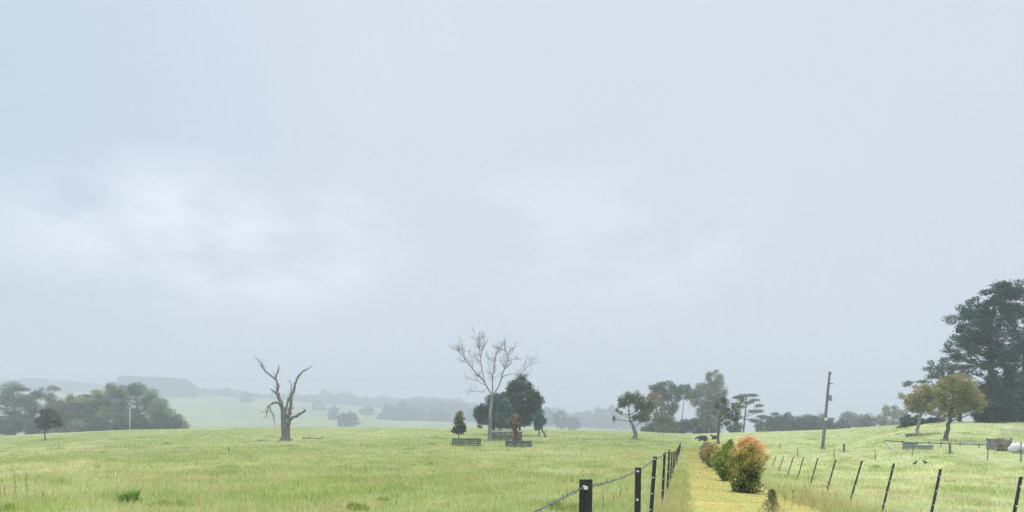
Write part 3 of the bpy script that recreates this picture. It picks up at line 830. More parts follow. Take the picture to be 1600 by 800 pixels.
def dead_tree():
    zx = lambda p: [(360 + a / 5.333, 540 + b / 5.333) for a, b in p]
    bx, Y, bz = hit(446, 689)
    k = Y / F
    root = thing('dead_tree', 'weathered grey dead tree with forked broken limbs, standing alone in the left paddock', 'dead tree', (bx, Y, bz))
    o = (bx, Y, bz)
    def br(name, pts, w0, w1, dy0, dy1, seg=8, jit=.055, mb=None, lump=.13):
        Q = px_branch(zx(pts), Y, k, dy0, dy1, jit)
        R = np.linspace(w0, w1, len(Q)) * k / 5.333 / 2 * .97
        R = R * (1 + rng.normal(0, lump, len(Q)))
        m = mb or MB(); m.tube(Q, R, seg)
        if w0 > 8 and w1 < 20:      # short dead spurs and twigs
            for _ in range(int(len(Q) * .45)):
                i = rng.integers(len(Q) // 3, len(Q)); d = rng.normal(size=3) + np.array([0, 0, .5]); d /= np.linalg.norm(d)
                ln = rng.uniform(.2, .9); q = Q[i] + np.outer(np.linspace(0, 1, 4), d * ln) + rng.normal(0, .04, (4, 3)) * np.linspace(0, 1, 4)[:, None]
                m.tube(q, np.linspace(min(R[i] * .5, .05), .012, 4), 4)
        return m
    t = MB()
    Q = px_branch(zx([(462, 800), (461, 760), (460, 700), (458, 650), (452, 612)]), Y, k, 0, 0)
    R = np.interp(np.linspace(0, 1, len(Q)), [0, .12, .3, .7, 1], [52, 38, 35, 38, 30]) * k / 5.333
    t.tube(Q, R, 14)
    for a, b_, d in (((440, 770), (412, 792), -.3), ((470, 775), (505, 794), -.4), ((455, 780), (440, 798), -.9), ((462, 780), (480, 796), .8)):
        br('', [(460, 740), a, b_], 26, 8, 0, d, 6, 0, t)
    t.build('trunk', M['deadwood'], root, o, True)
    m = br('', [(440, 655), (438, 600), (430, 515), (402, 432), (382, 392), (390, 340), (366, 276), (384, 220), (389, 155)], 46, 7, 0, .8)
    br('', [(385, 400), (362, 385), (334, 358)], 16, 8, .3, .1, mb=m); br('', [(385, 352), (368, 342)], 10, 5, .4, .2, 5, mb=m)
    m.build('limb', M['deadwood'], root, o, True)
    m = br('', [(368, 280), (335, 250), (298, 222), (270, 190), (264, 155), (236, 118), (205, 92)], 17, 3, .5, -.6)
    br('', [(268, 185), (245, 150), (240, 130)], 6, 2, -.3, -.8, 5, mb=m); br('', [(300, 222), (285, 195), (280, 175)], 5, 2, 0, .4, 5, mb=m); br('', [(360, 262), (352, 225), (345, 205)], 6, 2, .5, .9, 5, mb=m)
    m.build('limb', M['deadwood'], root, o, True)
    m = br('', [(428, 500), (405, 478), (372, 474), (342, 492), (325, 518), (318, 560), (316, 604)], 24, 4, 0, -1.2)
    br('', [(340, 510), (366, 565), (388, 612), (392, 690)], 13, 3, -.9, -1.5, mb=m); br('', [(320, 548), (300, 552), (276, 552)], 5, 2, -1, -1.4, 5, mb=m)
    br('', [(318, 590), (300, 620), (280, 650)], 4, 1.5, -1.2, -1.5, 5, mb=m); br('', [(352, 540), (350, 580)], 5, 2, -1, -1.1, 5, mb=m); br('', [(375, 590), (362, 612)], 4, 2, -1, -1.1, 5, mb=m)
    m.build('limb', M['deadwood'], root, o, True)
    m = br('', [(454, 640), (455, 590), (461, 520), (470, 452), (490, 398), (515, 368), (517, 348)], 30, 7, .1, 1.4)
    br('', [(493, 392), (492, 325), (476, 290), (448, 274)], 9, 2.5, 1, 1.8, 6, mb=m)
    m.build('limb', M['deadwood'], root, o, True)
    m = br('', [(478, 660), (492, 610), (503, 550), (515, 480), (521, 412), (550, 342), (572, 274), (622, 214), (660, 200), (702, 168)], 36, 4, -.2, -1.3)
    br('', [(510, 535), (536, 520)], 11, 6, -.4, -.6, 5, mb=m); br('', [(500, 480), (496, 440), (498, 405)], 7, 3, -.4, -.1, 5, mb=m); br('', [(570, 280), (560, 262)], 8, 4, -.8, -.8, 5, mb=m); br('', [(622, 214), (640, 216)], 8, 3, -1, -1.1, 5, mb=m)
    m.build('limb', M['deadwood'], root, o, True)
    m = br('', [(465, 650), (508, 610), (560, 586), (612, 562), (646, 544)], 34, 17, 0, -1.6)
    m.build('limb', M['deadwood'], root, o, True)


dead_tree()


def bare_tree():
    s = 3.477
    zx = lambda p: [(660 + a / s, 490 + b / s) for a, b in p]
    bx, Y, bz = hit(765, 689)
    k = Y / F
    root = thing('bare_tree', 'tall leafless tree with a pale trunk and fine spreading twigs in the middle', 'bare tree', (bx, Y, bz))
    o = (bx, Y, bz)
    t = MB()
    Q = px_branch(zx([(365, 700), (366, 640), (369, 560), (373, 490), (382, 440)]), Y, k, 0, 0, .02)
    t.tube(Q, np.interp(np.linspace(0, 1, len(Q)), [0, .15, 1], [15, 10.5, 8]) * k / s, 10)
    t.build('trunk', M['palebark'], root, o, True)

    def twigs(mb, Q, r, lvl):
        n = len(Q); L_ = np.linalg.norm(np.diff(Q, axis=0), axis=1).sum()
        cnt = int(max(2, L_ * (2.2 if lvl == 0 else 2.6)))
        for _ in range(min(cnt, 20)):
            f = rng.uniform(.25 if lvl == 0 else .15, 1)
            i = min(int(f * (n - 1)), n - 2); p = Q[i]
            d = Q[i + 1] - Q[i]; d /= np.linalg.norm(d) + 1e-9
            d = d * .8 + rng.normal(size=3) * .75 + np.array([0, 0, .3]); d /= np.linalg.norm(d)
            ln = L_ * rng.uniform(.18, .38) if lvl == 0 else L_ * rng.uniform(.3, .6)
            ln = min(ln, 2.0)
            pts = [p]
            for q in range(5):
                d = d + rng.normal(size=3) * .22 + np.array([0, 0, .10]); d /= np.linalg.norm(d)
                pts.append(pts[-1] + d * ln / 5)
            rr = max(r * (.4 if lvl == 0 else .5), .009)
            pts = np.array(pts); mb.tube(pts, np.linspace(rr, .007, 6), 4)
            if lvl < 2: twigs(mb, pts, rr, lvl + 1)
    limbs = [
        ([(382, 450), (355, 405), (335, 370), (300, 330), (265, 295), (235, 255), (205, 218), (186, 190)], 9, -1.5, [([(355, 408), (330, 430), (290, 426), (240, 430)], 4, -1), ([(345, 392), (300, 366), (262, 360), (238, 340)], 4, 1), ([(240, 260), (215, 190), (220, 160)], 4, .5)]),
        ([(340, 375), (322, 300), (315, 240), (311, 190), (300, 150), (282, 108)], 7, 1.5, [([(315, 240), (335, 150), (330, 88)], 4, 1.5), ([(318, 260), (275, 230), (250, 215)], 3, -.6), ([(312, 200), (340, 160), (360, 130)], 3, .3)]),
        ([(381, 445), (380, 360), (386, 300), (396, 258), (384, 240)], 9, .6, [([(390, 258), (355, 235), (350, 200)], 4, .8), ([(394, 252), (410, 195), (425, 150)], 4, .3), ([(380, 350), (360, 290), (350, 260)], 3, -1)]),
        ([(386, 440), (414, 400), (430, 350), (441, 310), (460, 265), (466, 222), (440, 198), (412, 188)], 9, -.8, [([(465, 222), (490, 188), (525, 178)], 4, -.6), ([(458, 225), (446, 180), (444, 130)], 4, .6), ([(466, 230), (500, 200), (505, 150)], 3, 0), ([(460, 265), (500, 250), (550, 252)], 4, -1)]),
        ([(430, 345), (470, 330), (528, 332), (575, 290), (615, 270)], 5, -1.6, [([(528, 332), (570, 335), (590, 345)], 3, -.8), ([(550, 310), (560, 270), (565, 245)], 3, .2)]),
    ]
    for pts, w, d, subs in limbs:
        m = MB()
        Q = px_branch(zx(pts), Y, k, 0, d, .03)
        R = np.linspace(w, w * .2, len(Q)) * k / s / 2 * .95
        m.tube(Q, R, 6); twigs(m, Q, R[len(Q) // 2], 0)
        for p2, w2, d2 in subs:
            Q2 = px_branch(zx(p2), Y, k, d * .6, d * .6 + d2, .02)
            R2 = np.linspace(w2, w2 * .3, len(Q2)) * k / s / 2 * .9
            m.tube(Q2, R2, 5); twigs(m, Q2, R2[len(Q2) // 2], 0)
        m.build('limb', M['palebark'], root, o, True)


bare_tree()


def log(name, label, pts, w, mat='deadwood', cat='fallen log', base=None, forks=()):
    """pts in photo pixels; the log lies on the ground where its first base point meets it"""
    bx, Y, bz = hit(*base)
    k = Y / F
    mb = MB()
    for (p, ww) in [(pts, w)] + list(forks):
        Q = px_branch(p, Y, k, 0, rng.uniform(-.8, .8), .03)
        Q[:, 2] = np.maximum(Q[:, 2], [tz(q[0], q[1]) + .03 for q in Q])
        mb.tube(Q, np.linspace(ww, ww * .5, len(Q)) * k / 2 * (1 + rng.normal(0, .1, len(Q))), 7)
    return tag(mb.build(name, M[mat], None, (bx, Y, bz), True), label, cat)


log('fallen_log', 'dark fallen branch lying right of the dead tree', [(472, 685.5), (480, 684.5), (492, 685), (500, 684.5), (504, 682)], 2.2, base=(488, 686), forks=(([(480, 685), (474, 683)], 1.4), ([(498, 685), (505, 686)], 1.2)))
log('fallen_log', 'low dark wood scrap lying left of the dead tree', [(402, 689), (408, 687.8), (416, 688.6), (426, 689)], 1.6, base=(412, 689), forks=(([(408, 688), (405, 686.5)], 1),))
log('fallen_log', 'long fallen limb spread along the ground under the smaller golden tree', [(1414, 679), (1424, 677.5), (1436, 680), (1448, 680), (1462, 677)], 2.6, base=(1436, 681), forks=(([(1424, 678), (1418, 681), (1414, 680)], 2), ([(1448, 680), (1458, 684), (1470, 686)], 1.6), ([(1460, 678), (1463, 674)], 1.2)))
log('fallen_log', 'short dark log lying at the left foot of the smaller golden tree', [(1416, 682), (1424, 680.5), (1431, 681.5)], 2.8, base=(1422, 682.5), forks=(([(1420, 681), (1416, 678.5)], 1.6),))
log('broken_branch', 'broken leaning branch at the right foot of the evergreens', [(853, 682), (850, 677), (847, 671), (846, 664)], 3.2, 'bark', 'branch', base=(852, 683), forks=(([(848, 674), (842, 678), (836, 681), (833, 683)], 1.1), ([(849, 676), (856, 673)], .9)))


# ------------------------------------------------------------------ guarded young trees
def guard(label, x0, x1, yt, yb, rails, mat, deep=1.6, rot=.1, pale_top=False, pale_end=False):
    bx, Y, bz = hit((x0 + x1) / 2, yb)
    k = Y / F; w = (x1 - x0) * k; h = (yb - yt) * k
    root = thing('tree_guard', label, 'tree guard', (bx, Y, bz), 'timber guards around the young trees')
    c, s = math.cos(rot), math.sin(rot)
    W = lambda a, b_, z: (a * c - b_ * s, a * s + b_ * c, z)
    for a in (-1, -.33, .33, 1):
        for b_ in (0, 1):
            m = MB(); p = W(a * w / 2, b_ * deep, h / 2 - .1)
            m.box(p, (.13, .13, h + .25 + rng.uniform(-.05, .12)), rot + rng.normal(0, .1), (rng.normal(0, .03), 0))
            m.build('post', M['timber'], root)
    rh = h / rails * .70
    for i in range(rails):
        z = h * (i + .55) / rails
        top = pale_top and i >= rails - 1
        for b_ in (-.09, deep + .09):
            m = MB(); m.box(W(rng.normal(0, .03), b_, z + rng.normal(0, .02)), (w + rng.uniform(-.05, .2), .045, rh * rng.uniform(.8, 1.05)), rot, (0, 0))
            m.v[0][1::2, 2] += rng.normal(0, .03)
            m.build('rail', M['timber_pale' if top else 'timber'], root)
        for a in (-1, 1):
            m = MB(); m.box(W(a * (w / 2 + .09), deep / 2, z), (.045, deep, rh), rot)
            m.build('rail', M['timber_pale' if (pale_end and a < 0) else 'timber'], root)
    return bx, Y, bz, k


g1 = guard('low dark slatted guard around the conical young tree, furthest left of the guards', 707, 747, 685, 697.5, 4, 'timber', 1.8, -.12, pale_end=True)
g2 = guard('long dark guard with a pale top rail at the foot of the bare tree', 767, 815, 672, 688.5, 5, 'timber', 2.2, .06, pale_top=True)
g3 = guard('low dark guard around the rusty young tree, furthest right of the guards', 793, 830, 688.5, 699.5, 4, 'timber', 1.7, .12)
tree('young_tree', 'conical young tree with pale tips inside the left guard', 'young tree',
     [(717, 696, 1.8), (717, 680, 1.6), (717, 660, 1.2), (718, 646, .6)],
     [(717, 673, 10, 4.5), (711, 673, 5, 4), (724, 672, 5, 4), (717, 666, 8, 4), (716, 660, 8, 4), (719, 655, 7, 4), (717, 649, 6, 4), (714, 654, 5, 4), (722, 664, 5, 4), (718, 645, 3, 3)], g1[1] + .9, 'young', leaf=.22, dens=1.1,
     rndf=lambda Q, n: np.clip(rng.uniform(0, .6, n) + .45 * sm(2.2, 4.6, Q[:, 2] - tz(Q[0, 0], Q[0, 1])), 0, 1))
tree('young_tree', 'rusty young tree rising from the right guard', 'young tree',
     [(808, 699, 2), (808, 685, 1.8), (807, 668, 1.3), (803, 652, .7)],
     [(806, 690, 5, 5), (809, 683, 5, 5), (806, 676, 5, 5), (803, 668, 6, 5), (808, 662, 5, 4), (800, 656, 7, 4), (806, 650, 5, 4), (797, 662, 5, 4)], g3[1] + .8, 'rust', leaf=.2, dens=.8)

# ------------------------------------------------------------------ fences
def star_picket(mb, p, top, fl=.027, th=.008, rot=0.):
    """Y section steel picket from foot p to top, with a slanted cut at the head"""
    p = np.array(p, float); top = np.array(top, float)
    for a in (rot, rot + 2.094, rot + 4.189):
        d = np.array([math.cos(a), math.sin(a), 0]); n = np.array([-math.sin(a), math.cos(a), 0]) * th / 2
        q0 = d * th * .3; q1 = d * fl
        V = [p + q0 - n, p + q1 - n, p + q1 + n, p + q0 + n, top + q0 - n, top + q1 - n, top + q1 + n, top + q0 + n]
        mb.add(V, np.array([(3, 2, 1, 0), (4, 5, 6, 7), (0, 1, 5, 4), (1, 2, 6, 5), (2, 3, 7, 6), (3, 0, 4, 7)]))


def wire_path(pts, n=8, sag=.02):
    out = []
    for a, b_ in zip(pts[:-1], pts[1:]):
        for t in np.linspace(0, 1, n)[:-1]:
            q = a * (1 - t) + b_ * t; q = q.copy(); q[2] -= sag * 4 * t * (1 - t); out.append(q)
    out.append(pts[-1])
    return np.array(out)


def near_fence():
    # foot positions: a fence running away from the eye along the left side of the path
    Ys = [-.8, 3.55, 7.7, 12.2, 17.6, 22.6, 28.5, 34.5, 41, 48, 55, 62.5, 70, 78, 86.5, 95]
    tops_px = {3.55: (916, 749), 7.7: (997, 730.5), 12.2: (1023.5, 713.5), 17.6: (1039, 707), 22.6: (1046, 703.5)}
    root = thing('black_post_fence', 'fence of black steel posts and barbed wire along the left side of the mown path', 'fence', (LV * 3.5 - .47, 3.5, 0))
    o = np.array(root.location)
    tops = []
    for i, Y in enumerate(Ys):
        X = LV * Y - .47
        if Y in tops_px:
            t = at(*tops_px[Y], Y)
        else:
            t = np.array([X + .02, Y, tz(X, Y) + 1.22 + rng.normal(0, .03)])
        f = np.array([t[0] - (.02 if Y < 10 else .1 + rng.uniform(-.03, .05)), Y, 0]); f[2] = tz(f[0], Y) - .2
        m = MB(); star_picket(m, f - o, t - o, .031, .010, .55 if Y < 5 else .5 + rng.normal(0, .15))
        post = m.build('post', M['picket'], root)
        for j, fr in enumerate((.03, .26, .46, .66, .84)):
            c = t * (1 - fr) + np.array([f[0], Y, tz(f[0], Y)]) * fr - o
            if Y > 60 and j > 1: continue
            mc = MB(); mc.box(c + np.array([-.004, -.026, 0]), (.017, .014, .015)); mc.box(c + np.array([-.012, -.024, .007]), (.007, .02, .007))
            mc.build('wire_clip', M['clip'], post)
        tops.append((t, f))
    for j, fr in enumerate((.03, .26, .46, .66, .84)):
        P = [t * (1 - fr) + np.array([f[0], f[1], tz(f[0], f[1])]) * fr + np.array([-.02, -.028, 0]) for t, f in tops]
        W = wire_path(P, 10 if j == 0 else 6, .015) - o
        m = MB()
        if j == 0:   # two twisted strands with barbs
            d = np.linalg.norm(np.diff(W, axis=0), axis=1); s_ = np.concatenate([[0], np.cumsum(d)])
            ss = np.arange(0, min(s_[-1], 14), .012); ss2 = np.arange(14, s_[-1], .6)
            for ph in (0, math.pi):
                q = np.concatenate([ss, ss2]); c = np.stack([np.interp(q, s_, W[:, i]) for i in range(3)], 1)
                a = q * 2 * math.pi / .09 + ph
                c[:, 0] += np.cos(a) * .0019; c[:, 2] += np.sin(a) * .0019
                m.tube(c, np.where(q < 14, .0017, .0022), 5)
            for q in np.arange(.1, 40, .1):
                c = np.array([np.interp(q, s_, W[:, i]) for i in range(3)])
                for v in range(2):
                    e = rng.normal(size=3) * np.array([1, .5, 1]); e /= np.linalg.norm(e)
                    m.tube([c - e * .014, c, c + e * .014], [.0007, .0016, .0007], 4)
            m.build('barbed_wire', M['barb'], root)
        else:
            m.tube(W, .0018, 4); m.build('wire', M['wire'], root)


near_fence()


def right_fence():
    px = [(1596, 745, 1572, 838), (1470, 733, 1450, 814), (1397, 724, 1378, 796), (1347, 720, 1328, 783), (1306, 718.5, 1292, 774), (1278, 715.5, 1266, 764), (1256, 714.5, 1245, 757), (1240, 714, 1230, 750.5),
          (1225, 713, 1216, 744), (1213, 712, 1205.5, 738), (1201, 711, 1195, 734), (1192, 710.5, 1187, 730), (1185, 710, 1180.5, 727), (1178, 709.5, 1174, 725)]
    offs = [p[0] - 1114 for p in px]
    root = None; tops = []
    pts = [(None, 11.7 * 482 / o_) for o_ in offs]
    pre = [(7.4, 4)]
    root = thing('leaning_post_fence', 'wire fence of dark steel posts leaning right, on the right of the mown path', 'fence', at(1450, 800, 16) * np.array([1, 1, 0]))
    o = np.array(root.location)
    ext = []
    # one more post out of frame, nearer
    t = np.array([.25 * 7.5 + 4.5, 7.5, 1.0]); f = np.array([t[0] - .25, 7.5, tz(t[0], 7.5)])
    ext.append((t, f))
    for (x, y, fx, fy), (_, Y) in zip(px, pts):
        t = at(x, y, Y); X = (fx - 800) / F * Y
        f = np.array([X, Y, tz(X, Y)])
        ext.append((t, f))
    for i, (t, f) in enumerate(ext):
        g = f.copy(); g[2] -= .2; g[0] -= (t[0] - f[0]) * .15
        m = MB(); star_picket(m, g - o, t - o, .03, .009, .5 + rng.normal(0, .2))
        post = m.build('post', M['picket2'], root)
        for j, fr in enumerate((.12, .36, .60, .84)):
            if f[1] > 32 and j % 2: continue
            c = t * (1 - fr) + f * fr - o
            mc = MB(); mc.box(c + np.array([-.004, -.026, 0]), (.018, .014, .016)); mc.box(c + np.array([-.012, -.024, .008]), (.007, .018, .006))
            mc.build('wire_clip', M['clip'], post)
    for fr in (.12, .36, .60, .84):
        P = [t * (1 - fr) + f * fr + np.array([0, -.03, 0]) for t, f in ext]
        m = MB(); m.tube(wire_path(P, 6, .012) - o, .0018, 4); m.build('wire', M['wire'], root)


right_fence()


def far_fence():
    """old boundary fence across the right paddock: two stout wooden posts and thin droppers"""
    pts = [(1218, 692, 703, 1.2), (1246, 699, 713, 1.4), (1303, 701, 716, 1.4), (1367, 703, 720, 1.4), (1425, 703, 713, 1.2), (1543, 688, 720, 1.6), (1595, 690, 722, 1.8), (1640, 690, 724, 2)]
    root = thing('old_wire_fence', 'old sagging wire fence of thin droppers across the right paddock', 'fence', hit(1367, 716))
    o = np.array(root.location); P = []
    for x, yt, yb, w in pts:
        X, Y, Z = hit(x, min(yb, 722)); h = max(.7, min((yb - yt) * Y / F, 1.5))
        m = MB(); m.tube(np.array([(X, Y, Z - .2), (X + .03, Y, Z + h * .5), (X + .02, Y, Z + h)]) - o, w * Y / F / 2, 6)
        m.build('post', M['polewood'], root, None, True); P.append(np.array([X, Y, Z + h * .9]))
    for dz in (0, -.35, -.7):
        m = MB(); m.tube(wire_path([p + np.array([0, 0, dz]) for p in P], 6, .05) - o, .004, 4); m.build('wire', M['wire'], root)
    for x, yt, yb, w, lab in ((1318.5, 694, 707, 3.6, 'short stout wooden post with a wider head, right of the utility pole'), (1484, 691, 709, 4.2, 'stout wooden post with a tan top in front of the larger golden tree')):
        X, Y, Z = hit(x, yb); k = Y / F; h = (yb - yt) * k; r = w * k / 2
        t = thing('wooden_post', lab, 'post', (X, Y, Z))
        m = MB(); a = np.array([(0, 0, -.3), (.02, 0, h * .4), (.0, 0, h * .8)]); m.tube(a, [r * .8, r * .75, r * .85], 9); m.build('post_shaft', M['bark'], t, None, True)
        m = MB(); m.tube([(0, 0, h * .8), (0, 0, h * .86), (.0, 0, h)], [r * .9, r * 1.15, r * 1.1], 9); m.build('post_head', M['timber_tan' if x > 1400 else 'bark'], t, None, True)


far_fence()


# ------------------------------------------------------------------ utility poles and wires
def utility_pole():
    bx, Y, bz = hit(1285, 702); k = Y / F
    root = thing('utility_pole', 'tall leaning timber utility pole with a short crossarm in the right paddock', 'utility pole', (bx, Y, bz))
    o = np.array((bx, Y, bz))
    top = at(1296.5, 580.5, Y) - o
    m = MB(); Q = np.linspace(np.array([-.04, 0, -.5]), top, 9); m.tube(Q, np.linspace(2.6, 1.8, 9) * k, 12); m.build('pole', M['polewood'], root, None, True)
    ax = top * .975
    m = MB(); m.box(ax + np.array([.0, -.2, 0]), (.95, .12, .12), 1.0); arm = m.build('crossarm', M['timber'], root)
    for a in (-.4, .4):
        m = MB(); q = ax + np.array([a * math.cos(1.), -.2 + a * math.sin(1.), 0]); m.tube([q + (0, 0, .06), q + (0, 0, .12), q + (0, 0, .16), q + (0, 0, .24)], [.025, .06, .045, .02], 8); m.build('insulator', M['steel'], arm, None, True)
    ax = top * .845
    m = MB(); m.box(ax + np.array([.12, -.18, 0]), (.7, .08, .08), .3); m.build('crossarm', M['timber'], root)
    # fittings at mid height
    c = top * .66 + np.array([.36, -.05, 0])
    m = MB(); m.tube([c + (0, 0, -.35), c + (0, 0, -.28), c + (0, 0, .3), c + (0, 0, .36)], [.13, .18, .18, .1], 10); tr = m.build('transformer', M['tankgrey'], root, None, True)
    m = MB(); m.tube([c + (-.25, 0, .1), c + (-.12, 0, .1)], .03, 5); m.tube([c + (0, 0, .36), c + (.02, 0, .5), c + (.1, 0, .6)], [.03, .02, .015], 5); m.build('bracket', M['steel'], root, None, True)
    c = top * .385
    m = MB(); m.box(c + np.array([.0, -.2, 0]), (.3, .06, .3), .1); m.build('number_plate', M['clip'], root)
    return o + top


ptop = utility_pole()


def far_pole():
    bx, Y, bz = (203 - 800) / F * 255, 255, 0
    bz = tz(bx, Y); k = Y / F
    root = thing('utility_pole', 'pale grey T shaped pole standing before the left gum clump', 'utility pole', (bx, Y, bz))
    h = CZ + (YH - 637) * k - bz
    m = MB(); m.tube([(0, 0, -.4), (0, 0, h * .5), (0, 0, h)], [.22, .19, .16], 8); m.build('pole', M['steel'], root, None, True)
    m = MB(); m.box((0, -.22, h - .2), (1.9, .16, .18)); a = m.build('crossarm', M['steel'], root)
    for s in (-.8, 0, .8):
        m = MB(); m.tube([(s, -.22, h - .11), (s, -.22, h + .15)], [.07, .05], 6); m.build('insulator', M['steel'], a, None, True)


far_pole()


def span(label, a, b_, r, sag):
    t = np.linspace(0, 1, 60)[:, None]
    P = a * (1 - t) + b_ * t; P[:, 2] -= (sag * 4 * t * (1 - t))[:, 0]
    m = MB(); m.tube(P, r, 4)
    tag(m.build('power_line', M['polewood'], None, a), label, 'power line')


q = at(-420, 585, 150)
span('upper thin power line running left from the top of the utility pole', ptop + np.array([-.2, 0, .0]), q, .004, 1.0)
span('lower thin power line running left from the utility pole', ptop + np.array([-.2, .1, -1.35]), q + np.array([0, 0, -1.5]), .003, 1.0)


# ------------------------------------------------------------------ shrubs along the path
def shrub(label, name, base, outline, nleaf, leaf, mat, fn, stems=7, depth=.9, cat='shrub', group=None):
    """base px; outline: (row, left px, right px) from top to foot"""
    bx, Y, bz = hit(*base); k = Y / F
    root = thing(name, label, cat, (bx, Y, bz), group)
    o = np.array((bx, Y, bz))
    rows = np.array(outline, float)
    z = CZ + (YH - rows[:, 0]) * k - bz
    xl = (rows[:, 1] - 800) * k - bx; xr = (rows[:, 2] - 800) * k - bx
    ordr = np.argsort(z); z = z[ordr]; xl = xl[ordr]; xr = xr[ordr]
    n = nleaf
    zz = rng.uniform(z[0], z[-1], n * 2); wv = np.interp(zz, z, xr - xl)
    keep = rng.uniform(0, wv.max(), n * 2) < wv + .05 * wv.max(); zz = zz[keep][:n]; n = len(zz)
    a = rng.uniform(0, 2 * math.pi, n); rad = rng.uniform(.02, 1, n) ** .42
    c = np.interp(zz, z, (xl + xr) / 2); hw = np.interp(zz, z, (xr - xl) / 2)
    rad = rad * (1 + .17 * np.sin(a * 3 + zz * 5) * np.sin(zz * 9 + a * 2) + .2 * np.sin(a * 5 - zz * 13) + rng.normal(0, .09, n))
    Q = np.stack([c + np.cos(a) * hw * rad, np.sin(a) * hw * depth * rad, zz + rng.normal(0, .02, n)], 1)
    gap = np.sin(Q[:, 0] * 11 + 2) * np.sin(Q[:, 2] * 12) * np.sin(Q[:, 1] * 11 + 1)
    kp = (gap < .30) & (Q[:, 2] > .02)
    Q = Q[kp]; rad = rad[kp]; n = len(Q)
    # sprigs that stick out of the outline
    k2 = rng.choice(n, 70); S = []
    for i in k2:
        d = np.array([Q[i, 0] - c[kp][i], Q[i, 1], 0]); d = d / (np.linalg.norm(d) + 1e-6) * .7 + np.array([0, 0, .9]) + rng.normal(0, .25, 3)
        d *= z[-1] * rng.uniform(.05, .12) / np.linalg.norm(d); S.append(Q[i] + d * np.linspace(0, 1, 12)[:, None] + rng.normal(0, leaf * .3, (12, 3)))
    S = np.concatenate(S); Q = np.concatenate([Q, S]); rad = np.concatenate([rad, np.ones(len(S))]); n = len(Q); c = np.concatenate([c[kp], S[:, 0]]); kp = slice(None)
    N = np.stack([Q[:, 0] - c[kp], Q[:, 1], Q[:, 2] * 0 + .1], 1); N /= np.linalg.norm(N, axis=1)[:, None] + 1e-6
    m = MB(); m.leaves(Q, leaf, np.clip(fn(Q, rad, z[-1], n), 0, 1), up=N * .8 + np.array([0, 0, .9]), aspect=.55)
    m.build('foliage', M[mat], root)
    m = MB()
    for i in range(stems):
        e = Q[rng.integers(n)]; e = e * np.array([.75, .75, 1]); e[2] = max(e[2], z[-1] * .4)
        cv = curve((rng.normal(0, .05), rng.normal(0, .05), -.08), e, .1); m.tube(cv, np.linspace(.016, .004, len(cv)) * max(1, Y / 30), 5)
    m.build('stem', M['bark'], root, None, True)


GS = 'shrubs planted along the mown path'
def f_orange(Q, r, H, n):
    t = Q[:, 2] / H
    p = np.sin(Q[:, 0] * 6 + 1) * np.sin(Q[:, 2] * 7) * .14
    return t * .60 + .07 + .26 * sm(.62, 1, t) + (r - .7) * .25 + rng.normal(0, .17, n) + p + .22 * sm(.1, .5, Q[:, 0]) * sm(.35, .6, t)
shrub('tall orange and red tipped shrub, largest beside the mown path', 'orange_shrub', (1168, 771), [(682, 1166, 1174), (687, 1155, 1184), (695, 1148, 1190), (710, 1143, 1195), (725, 1142, 1195), (735, 1144, 1191), (745, 1145, 1188), (755, 1144, 1187), (764, 1142, 1186), (773, 1144, 1185)],
      15000, .058, 'shrub_o', f_orange, 14, group=GS)
shrub('bright green bushy shrub just behind the orange shrub', 'green_shrub', (1130, 752), [(686, 1141, 1143), (694, 1132, 1146), (702, 1120, 1149), (712, 1113, 1150), (724, 1113, 1150), (735, 1117, 1149), (745, 1124, 1146), (753, 1128, 1142)],
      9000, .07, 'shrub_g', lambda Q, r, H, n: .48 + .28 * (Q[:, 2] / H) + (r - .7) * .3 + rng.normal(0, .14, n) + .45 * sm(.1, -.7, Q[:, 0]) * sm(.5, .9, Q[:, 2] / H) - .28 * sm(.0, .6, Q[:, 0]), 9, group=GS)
shrub('olive and tan shrub third along the path', 'olive_shrub', (1112, 731), [(694, 1108, 1118), (700, 1100, 1124), (710, 1098, 1126), (720, 1101, 1124), (731, 1106, 1120)],
      4200, .095, 'shrub_y', lambda Q, r, H, n: .36 + .5 * (Q[:, 2] / H) + rng.normal(0, .2, n), 6, group=GS)
shrub('furthest dull brown green shrub at the end of the path', 'olive_shrub', (1101, 724), [(691, 1100, 1108), (697, 1095, 1112), (708, 1094, 1112), (718, 1096, 1110), (725, 1098, 1108)],
      2600, .11, 'sapling', lambda Q, r, H, n: .2 + .5 * (Q[:, 2] / H) + rng.normal(0, .2, n), 6, group=GS)


def sapling():
    bx, Y, bz = hit(1206, 799); bx = (1206 - 800) / F * 17.6; Y = 17.6; bz = tz(bx, Y)
    root = thing('sapling', 'small spindly olive sapling with a bushy tip in the foreground by the path', 'sapling', (bx, Y, bz), None)
    k = Y / F; m = MB(); s = MB()
    s.tube(curve((0, 0, -.05), (.02, 0, .60), .05), np.linspace(.008, .004, 6), 5)
    H = .62
    n = 2600; zz = H * rng.uniform(0, 1, n) ** .8
    wv = np.interp(zz / H, [0, .25, .55, .72, .85, .95, 1], [.33, .27, .16, .08, .095, .08, .02])
    a = rng.uniform(0, 6.283, n); r = rng.uniform(0, 1, n) ** .5 * wv * (1 + .3 * np.sin(a * 4 + zz * 20))
    m.leaves(np.stack([np.cos(a) * r, np.sin(a) * r, zz], 1), .036, np.clip(.75 - .55 * zz / H + rng.normal(0, .2, n), 0, 1), up=np.array([0, 0, .4]), aspect=.3)
    for i in range(24):
        z0 = rng.uniform(.05, .4); b_ = rng.uniform(0, 6.283); w = np.interp(z0 / H, [0, .5, 1], [.27, .14, .03])
        s.tube(curve((.01, 0, z0 * .8), (math.cos(b_) * w, math.sin(b_) * w, z0 + .12), .1, 4), np.linspace(.004, .0015, 4), 4)
    m.build('foliage', M['sapling'], root); s.build('stem', M['bark'], root, None, True)


sapling()


